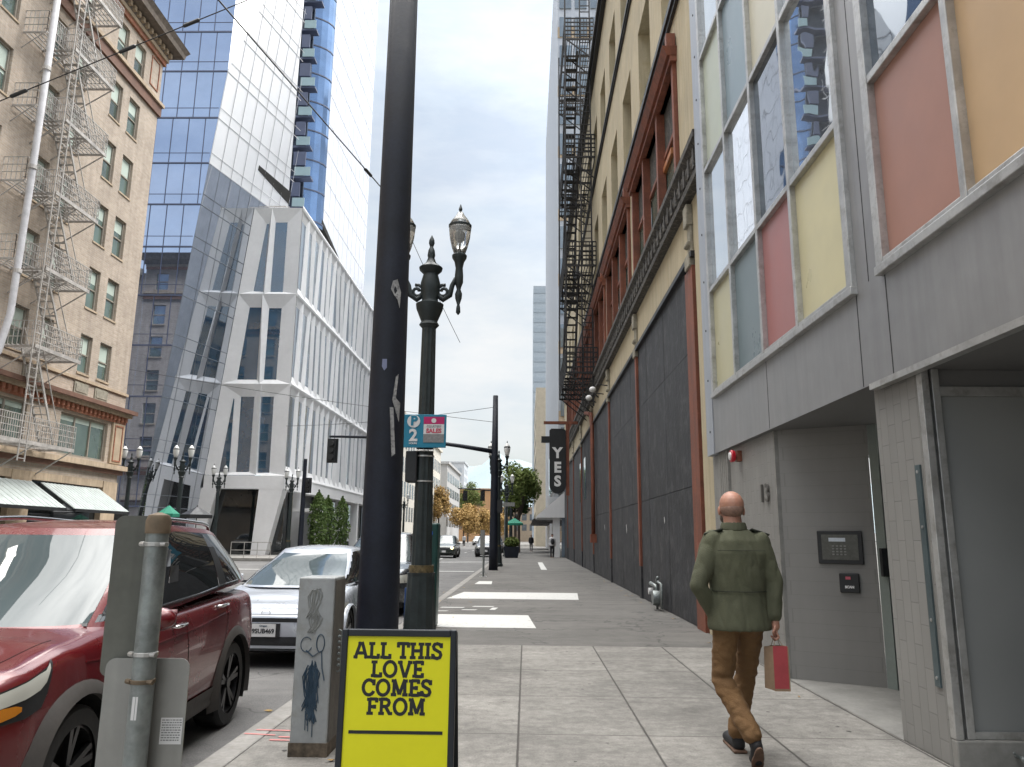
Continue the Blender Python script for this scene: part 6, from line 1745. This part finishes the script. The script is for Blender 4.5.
# silver hatchback
def ex_silver(root, T):
    W0 = T['W0']; side, front, patch, fpatch, gline = T['side'], T['front'], T['patch'], T['fpatch'], T['gline']
    for s in (1, -1):
        gline([(-.72, .95), (-.8, .7), (-.8, .32)], s); gline([(.3, 1.0), (.32, .6), (.28, .3)], s)
        for y, z in ((.12, .9),): p = side(y, z, s, 0); MB().tube([p+Vector((-s*.01, .1, 0)), p+Vector((s*.03, .08, 0)), p+Vector((s*.03, -.08, 0)), p+Vector((-s*.01, -.1, 0))], .012, 6).build('door_handle', m_chrome, root)
        hl = T['apatch'](s, -1.2, [(74, .655, .675), (55, .655, .71), (40, .675, .74), (30, .70, .755), (24, .73, .76)], 'headlight', m_lampw, .006)
        patch(lambda c, n, s=s: c.x*s > .62 and -2.25 < c.y < -2.0 and .30 < c.z < .56, 'bumper_intake', m_black, .006)
        mirror_(root, -.78, 1.02, s, W0-.04, bpy.data.materials['silver_paint'])
    fpatch([(-.78, .615), (.78, .615), (.74, .565), (-.74, .565)], 'upper_grille', m_black)
    fpatch([(-.60, .39), (.60, .39), (.64, .24), (-.64, .24)], 'lower_grille', m_black, nv=3)
    fpatch([(-.62, .235), (.62, .235), (.6, .205), (-.6, .205)], 'chin', bpy.data.materials['silver_paint'], o=.03, nv=1)
    c = front(0, .47, o=.02)
    bz = MB().box((-.20, c.y-.012, .385), (.20, c.y+.03, .55)).build('plate_holder', m_black, root)
    MB().box((-.155, c.y-.02, .392), (.155, c.y-.013, .545)).build('number_plate', m_signw, bz)
    text_mesh('9SUB469', .075, (0, c.y-.023, .458), XN, ZN, .002, .001).build('plate_number', m_inkb, root)
    text_mesh('Oregon', .03, (0, c.y-.023, .523), XN, ZN, .0008, .001).build('plate_text', m_graf, root)
    e = front(0, .675, o=.006); MB().tube([(e.x+.055*math.cos(a), e.y-.002, .675+.036*math.sin(a)) for a in [2*PI*k/16 for k in range(17)]], .004, 5).build('emblem', m_chrome, root)
    pts = [front(x, .655, o=.0) for x in [-.8+.1*k for k in range(17)]]; MB().tube(pts, .0035, 5).build('hood_gap', m_void, root)
    pts = [T['topz'](x, -1.08-.12*(1-(x/.78)**2), .0) for x in [-.75+.075*k for k in range(21)]]; MB().tube(pts, .018, 6).build('cowl', m_black, root)
silver = M('silver_paint', (.46, .49, .54), .3, metal=.3, var=.02, vs=2, fine=20, bmp=0, coat=1)
SIL = dict(L=4.6, W=1.78, wr=.34, arch=.385, wy=(-1.42, 1.33), molding=.015, mold_mat=silver, rim=m_rimg,
  plan=[(-2.3, .62), (-2.24, .76), (-2.05, .89), (-1.7, .97), (-1.2, 1), (1.2, 1), (1.8, .96), (2.15, .88), (2.3, .78)],
  top=[(-2.3, .62), (-2.24, .70), (-2.0, .76), (-1.6, .85), (-1.15, .95), (0, .98), (1.2, 1.0), (2.0, 1.02), (2.3, .9)],
  bot=[(-2.3, .25), (-2.1, .19), (2.0, .2), (2.3, .3)],
  belt=[(-1.25, .93), (-.6, .97), (1, 1.03), (2, 1.06)],
  roof=[(-.3, 1.37), (.1, 1.43), (.6, 1.445), (1.1, 1.40), (1.7, 1.25)],
  gh=dict(w0=.82, w1=.56, f0=-1.32, f1=-.05, r0=2.15, r1=1.15, n=6, bow=.12, bulge=.05, fp=1.0, taper=.12),
  pillars=[(-1.1, .22), (.32, 1.35)], extra=ex_silver)
make_car('parked_hatchback', 'silver parked hatchback behind the red SUV, front number plate showing', 'car', SIL, silver, (-3.27, 12.2, RZ), 0)

def ex_plain(root, T):
    W0 = T['W0']; front, patch, fpatch = T['front'], T['patch'], T['fpatch']
    fpatch([(-.45, .82), (.45, .82), (.42, .62), (-.42, .62)], 'grille', m_black)
    fpatch([(-.7, .40), (.7, .40), (.66, .28), (-.66, .28)], 'bumper_trim', m_chrome, nv=1)
    for s in (1, -1):
        T['apatch'](s, -1.2, [(74, .68, .82), (55, .68, .85), (40, .72, .88), (30, .78, .90)], 'headlight', m_lampw, .006)
        mirror_(root, -.75, 1.1, s, W0-.03, m_black)
    c = front(0, .5, o=.015); MB().box((-.155, c.y-.01, .43), (.155, c.y+.01, .58)).build('number_plate', m_signw, root)
import copy
SV2 = dict(SUV); SV2['extra'] = ex_plain; SV2['molding'] = .03
m_dkpaint = M('dark_grey_paint', (.035, .04, .048), .25, metal=.3, var=.05, bmp=0, coat=1)
m_grpaint = M('dark_green_paint', (.03, .04, .035), .25, metal=.3, var=.05, bmp=0, coat=1)
m_wpaint = M('white_car_paint', (.62, .63, .64), .25, var=.04, bmp=0, coat=1)
m_bpaint = M('blue_car_paint', (.05, .08, .14), .25, metal=.3, var=.04, bmp=0, coat=1)
c3_ = make_car('parked_suv', 'dark grey parked SUV glimpsed between the black pole and the ornate lamp', 'car', SV2, m_dkpaint, (-3.3, 18.4, RZ), 0)
c4_ = make_car('oncoming_suv', 'dark boxy SUV driving towards the camera with a headlight on', 'car', SV2, m_grpaint, (-6.3, 62, RZ), 0)
hl = MB().lathe([(.11, 0), (.1, -.02)], (.62, -2.235, .76), 14, 'Y')
hm, hnt, hbb = base('lit_headlight'); hbb.inputs['Emission Color'].default_value = (1, .75, .4, 1); hbb.inputs['Emission Strength'].default_value = 4; hbb.inputs['Base Color'].default_value = (.8, .6, .4, 1)
ho = hl.build('lit_headlight', hm, c3_); ho.parent = c4_
def recolour(r, mat_from, mat_to):
    for ch in r.children:
        if ch.type == 'MESH' and ch.data.materials and ch.data.materials[0] == mat_from:
            ch.data = ch.data.copy(); ch.data.materials[0] = mat_to
for (x, y, l, mt, rz) in ((-3.3, 66, 'dark parked car on the right kerb beside the far pole', m_dkpaint, 0), (-3.3, 74, 'white parked car far along the right kerb', m_wpaint, 0),
                       (-3.3, 82, 'blue grey parked car furthest along the right kerb', m_bpaint, 0), (-14.1, 72, 'dark parked car on the far side behind the columnar trees', m_dkpaint, 0), (-14.1, 80, 'white parked car on the far side of the road', m_wpaint, 0),
                       (-9.3, 150, 'small pale car far down the road', m_wpaint, 0), (-13.8, 112, 'dark parked car far down the left kerb', m_dkpaint, 0), (-24.5, 46.5, 'white car waiting in the side street beyond the silver car', m_wpaint, R(90))):
    r = dup(c3_, (x, y, RZ), l, rz); r.name = 'parked_car'
    recolour(r, m_dkpaint, mt)

# ------------------------------------------------------------------ people
def walker(label, base_, pose, mats, hi=True):
    pass

man = thing('person', 'bald man in olive jacket and brown corduroys walking away with a red paper bag', 'person', (1.5, 5.7, 0))
V = Vector
hipL, hipR = V((1.44, 5.72, .94)), V((1.62, 5.74, .94))
kneeL, ankL, toeL = V((1.405, 5.78, .52)), V((1.53, 5.50, .19)), V((1.555, 5.55, .035))
kneeR, ankR, toeR = V((1.63, 5.98, .52)), V((1.545, 5.95, .10)), V((1.53, 6.16, .03))
shL, shR = V((1.335, 5.72, 1.49)), V((1.735, 5.72, 1.48))
elL, wrL = V((1.235, 5.66, 1.17)), V((1.37, 5.74, .97))
elR, wrR = V((1.79, 5.70, 1.20)), V((1.775, 5.68, .95))
hd = V((1.525, 5.765, 1.722))
b = MB()
# head: cranium, jaw, nose, ears, neck (faces +Y, turned slightly left)
b.ball(hd+V((0, -.01, .03)), (.088, .106, .098), 20); b.ball(hd+V((-.003, .03, -.035)), (.072, .078, .088), 16); b.ball(hd+V((-.01, .118, -.02)), (.013, .02, .024), 8)
b.ball(hd+V((-.003, .06, -.085)), (.04, .04, .03), 12)
for s in (-1, 1): b.ball(hd+V((s*.090, .005, -.018)), (.012, .022, .036), 8); b.ball(hd+V((s*.03-.004, .10, .005)), (.016, .01, .01), 8)
b.capsule(hd+V((0, -.005, -.06)), V((1.53, 5.73, 1.50)), .066, .072, 14)
b.loft([((1.53, 5.73, 1.50), .14, .08), ((1.53, 5.73, 1.42), .17, .10), ((1.53, 5.73, 1.2), .15, .10), ((1.53, 5.73, 1.0), .14, .10), ((1.53, 5.73, .88), .15, .10)])
b.capsule(shL, elL, .045, .037); b.capsule(elL, wrL, .035, .027); b.capsule(shR, elR, .045, .037); b.capsule(elR, wrR, .036, .027)
b.capsule(V((1.38, 5.72, 1.48)), V((1.68, 5.72, 1.47)), .055, .055)
for h_, k_, a_, t_ in ((hipL, kneeL, ankL, toeL), (hipR, kneeR, ankR, toeR)): b.capsule(h_, k_, .07, .05); b.capsule(k_, a_, .048, .035); b.capsule(a_, t_, .03, .025)
# left hand in pocket
b.capsule(wrL, wrL+V((.04, .0, -.06)), .03, .028)
# right hand holding the bag cords
pm = wrR+V((0, .005, -.055)); b.capsule(wrR, pm, .027, .032); b.ball(pm+V((0, .005, -.012)), (.018, .040, .040), 12)
for k, (dy, ln_) in enumerate(((-.030, .9), (-.010, 1.0), (.011, .95), (.030, .8))):
    k0 = pm+V((.0, dy, -.045)); k1 = k0+V((.012, 0, -.030*ln_)); k2 = k1+V((-.022, 0, -.018*ln_)); k3 = k2+V((-.014, 0, .018*ln_))
    b.capsule(k0, k1, .0095, .009, 8); b.capsule(k1, k2, .009, .0085, 8); b.capsule(k2, k3, .0085, .0075, 8)
t0 = pm+V((-.012, -.035, -.005)); t1 = t0+V((-.018, -.012, -.028)); t2 = t1+V((.004, .014, -.024)); b.capsule(t0, t1, .011, .010, 8); b.capsule(t1, t2, .010, .008, 8)
organic(b, 'body', m_skin, man, .0055, 3)
for s in (-1, 1): MB().ball(hd+V((s*.03-.004, .103, .004)), .010, 8).build('eye', m_inkb, man)
b = MB(); b.ball(hd+V((-.003, .042, -.065)), (.075, .078, .06), 16); organic(b, 'beard', m_hair, man, .006, 2)
b = MB(); b.ball(hd+V((0, -.012, .0)), (.0865, .1045, .076), 24); organic(b, 'shaved_hair', M('shaved_stubble', (.27, .165, .125), .7, var=.25, vs=40), man, .006, 1)
# trousers
b = MB()
b.loft([((1.53, 5.73, 1.02), .165, .115), ((1.53, 5.725, .94), .180, .128), ((1.53, 5.73, .86), .165, .115)])
b.capsule(hipL+V((0, 0, -.04)), kneeL, .098, .076, 16); b.capsule(kneeL, ankL+V((-.01, .0, .03)), .076, .070, 16); b.capsule(hipR+V((0, 0, -.04)), kneeR, .096, .075, 16); b.capsule(kneeR, ankR+V((0, 0, .04)), .074, .072, 16)
organic(b, 'trousers', m_cord, man, .009, 5, .011, (9, 9, 12), 3)
# jacket
b = MB()
b.loft([((1.535, 5.735, 1.575), .075, .075), ((1.535, 5.735, 1.545), .15, .095), ((1.535, 5.73, 1.49), .215, .125), ((1.535, 5.725, 1.40), .228, .145), ((1.535, 5.725, 1.25), .214, .145), ((1.535, 5.725, 1.12), .203, .138), ((1.53, 5.72, 1.0), .212, .148), ((1.53, 5.71, .90), .226, .156), ((1.53, 5.705, .865), .222, .15)])
b.capsule(shL+V((.03, 0, .0)), elL, .080, .064, 16); b.capsule(elL, wrL, .064, .054, 16); b.capsule(shR+V((-.03, 0, .0)), elR, .080, .063, 16); b.capsule(elR, wrR+V((0, 0, .03)), .063, .052, 16)
organic(b, 'jacket', m_jack, man, .008, 5, .009, (9, 7, 4.5), 1)
b = MB(); b.loft([((1.53, 5.745, 1.56), .095, .098), ((1.53, 5.75, 1.59), .095, .098), ((1.53, 5.75, 1.625), .085, .090), ((1.53, 5.75, 1.60), .070, .075)]); organic(b, 'collar', m_jack, man, .006, 3)
for s, sh in ((-1, shL), (1, shR)):
    p = V((1.535+s*.10, 5.69, 1.57)); q = V((1.535+s*.235, 5.71, 1.528))
    MB().bar(p, q, .045, .012, up=(0, .3, 1)).build('shoulder_strap', m_jackd, man, bevel=.004)
q = MB().tube([(1.535+.205*math.sin(a), 5.725-.147*math.cos(a), 1.135) for a in [R(-80)+R(160)*k/20 for k in range(21)]], .003, 5); q.build('waist_seam', m_jackd, man)
q = MB().tube([(1.535-.17+.017*k, 5.725-.142-.004*math.sin(k*.3), 1.42) for k in range(21)], .0022, 5); q.build('yoke_seam', m_jackd, man)
# shoes
b = MB(); hl_ = ankL+V((.01, -.035, -.035)); 
for p, q_, r0, r1 in ((ankL+V((.005, 0, .01)), hl_+V((.0, .02, 0)), .047, .042), (hl_, toeL+V((0, -.03, .03)), .040, .047), (toeL+V((0, -.03, .03)), toeL+V((.0, .04, .01)), .046, .036)): b.capsule(p, q_, r0, r1, 14)
organic(b, 'shoe', m_shoe, man, .006, 4)
dirf = (toeL+V((0, .03, 0))-hl_).normalized(); nrm = V((0, -1, -.55)).normalized(); sdv = dirf.cross(nrm).normalized()
b = MB(); ring = []
for k in range(20):
    a = 2*PI*k/20; u = math.cos(a); v_ = math.sin(a); ww = .044*(1-.12*math.cos(a*2+PI))*(1.08 if u > 0 else .85); ring.append((u, v_*ww))
c0 = hl_.lerp(toeL, .55)+nrm*.035; Lh = .135
b.add([c0+dirf*(u*Lh)+sdv*v for u, v in ring]+[c0+dirf*(u*Lh)+sdv*v+nrm*.016 for u, v in ring], [tuple(range(20)), tuple(range(39, 19, -1))]+[(i, (i+1) % 20, 20+(i+1) % 20, 20+i) for i in range(20)])
so2 = b.build('sole', m_sole, man, bevel=.003)
b = MB(); b.capsule(ankR+V((0, 0, .02)), ankR+V((0, -.01, -.045)), .05, .046, 14); b.capsule(ankR+V((0, -.02, -.05)), toeR+V((0, .0, .02)), .045, .042, 14); b.capsule(toeR+V((0, 0, .02)), toeR+V((0, .05, .01)), .042, .035, 14)
organic(b, 'shoe', m_shoe, man, .006, 4)
MB().box((1.492, 5.87, 0), (1.59, 6.2, .02)).build('sole', m_sole, man, bevel=.008)
# bag
bg = thing('paper_bag', 'small red and kraft paper carrier bag hanging from the man’s right hand', 'bag', (1.80, 5.66, .44))
gx0, gx1, gy0, gy1, gz0, gz1 = 1.675, 1.838, 5.62, 5.71, .475, .77
MB().box((gx0+.055, gy0, gz0+.004), (gx1-.008, gy0+.003, gz1)).build('red_front', m_bagr, bg)
q = MB(); q.poly((gx0, gy1-.04, gz0+.01), (gx0+.055, gy0, gz0), (gx0+.055, gy0, gz1), (gx0+.008, gy1-.04, gz1-.01)); q.poly((gx0, gy1-.04, gz0+.01), (gx0+.008, gy1-.04, gz1-.01), (gx0+.06, gy1, gz1-.01), (gx0+.06, gy1, gz0))
q.box((gx1-.008, gy0+.001, gz0), (gx1, gy1, gz1-.006)); q.box((gx0+.06, gy1-.003, gz0), (gx1, gy1, gz1-.006)); q.box((gx0+.055, gy0-.0006, gz0-.004), (gx1-.001, gy1, gz0+.012))
q.build('kraft_side', m_bagk, bg)
grip = pm+V((-.004, 0, -.075))
for y in (gy0+.001, gy1-.002): MB().tube([(gx0+.07, y, gz1-.01), grip+V((-.012, 0, 0)), grip+V((.012, 0, 0)), (gx1-.03, y, gz1-.01)], .0022, 5).build('handle_cord', m_bagk, bg)

def far_person(label, x, y, hgt, top, legs, pack=None, stride=.1, rz=0):
    t = thing('person', label, 'person', (x, y, 0)); k = hgt/1.75
    def v(a, b_, c): return V((x+a*k, y+b_*k, c*k))
    b = MB(); b.ball(v(0, 0, 1.64), (.075*k, .09*k, .11*k), 14); b.capsule(v(0, 0, 1.55), v(0, 0, 1.4), .05*k, .06*k)
    b.capsule(v(-.18, 0, 1.4), v(-.24, .02, 1.1), .045*k, .038*k); b.capsule(v(-.24, .02, 1.1), v(-.22, -.08, .85), .036*k, .03*k); b.capsule(v(.18, 0, 1.4), v(.24, .02, 1.1), .045*k, .038*k); b.capsule(v(.24, .02, 1.1), v(.22, .05, .85), .036*k, .03*k)
    b.loft([(tuple(v(0, 0, 1.42)), .16*k, .09*k), (tuple(v(0, 0, 1.1)), .13*k, .09*k), (tuple(v(0, 0, .9)), .15*k, .1*k)])
    for s in (-1, 1): b.capsule(v(s*.09, 0, .9), v(s*.1, s*stride*.3, .48), .07*k, .05*k); b.capsule(v(s*.1, s*stride*.3, .48), v(s*.09, s*stride, .08), .045*k, .035*k); b.ball(v(s*.09, s*stride-.03, .04), (.04*k, .1*k, .035*k), 8)
    organic(b, 'body', m_skin, t, .02, 3)
    b = MB(); b.loft([(tuple(v(0, 0, 1.5)), .09*k, .08*k), (tuple(v(0, 0, 1.43)), .2*k, .12*k), (tuple(v(0, 0, 1.1)), .17*k, .12*k), (tuple(v(0, 0, .88)), .19*k, .13*k)])
    b.capsule(v(-.18, 0, 1.41), v(-.24, .02, 1.1), .065*k, .055*k); b.capsule(v(-.24, .02, 1.1), v(-.22, -.06, .9), .055*k, .045*k); b.capsule(v(.18, 0, 1.41), v(.24, .02, 1.1), .065*k, .055*k); b.capsule(v(.24, .02, 1.1), v(.22, .04, .9), .055*k, .045*k)
    organic(b, 'jacket', top, t, .02, 3)
    b = MB()
    for s in (-1, 1): b.capsule(v(s*.09, 0, .92), v(s*.1, s*stride*.3, .48), .09*k, .07*k); b.capsule(v(s*.1, s*stride*.3, .48), v(s*.09, s*stride, .1), .065*k, .055*k)
    organic(b, 'trousers', legs, t, .02, 3)
    b = MB(); b.ball(v(0, .01, 1.67), (.085*k, .095*k, .10*k), 12); b.build('hair', m_hair, t, smooth=True)
    if pack: b = MB(); b.ball(v(0.02, -.17, 1.2), (.15*k, .09*k, .22*k), 14); b.build('backpack', pack, t, smooth=True)
far_person('person in a pale top with a dark backpack by the white shop pillar', 1.95, 57.8, 1.75, m_cloth_w, m_cloth_d, m_cloth_d)
far_person('person in dark clothes walking beyond the planter', .55, 82, 1.75, m_cloth_d, M('grey_trousers', (.12, .12, .13), .8), None, .2)
far_person('pedestrian in a pale top crossing the road far away', -9.4, 118, 1.8, m_cloth_w, m_cloth_d, None, .2)

bpy.data.scenes.remove(TMP)
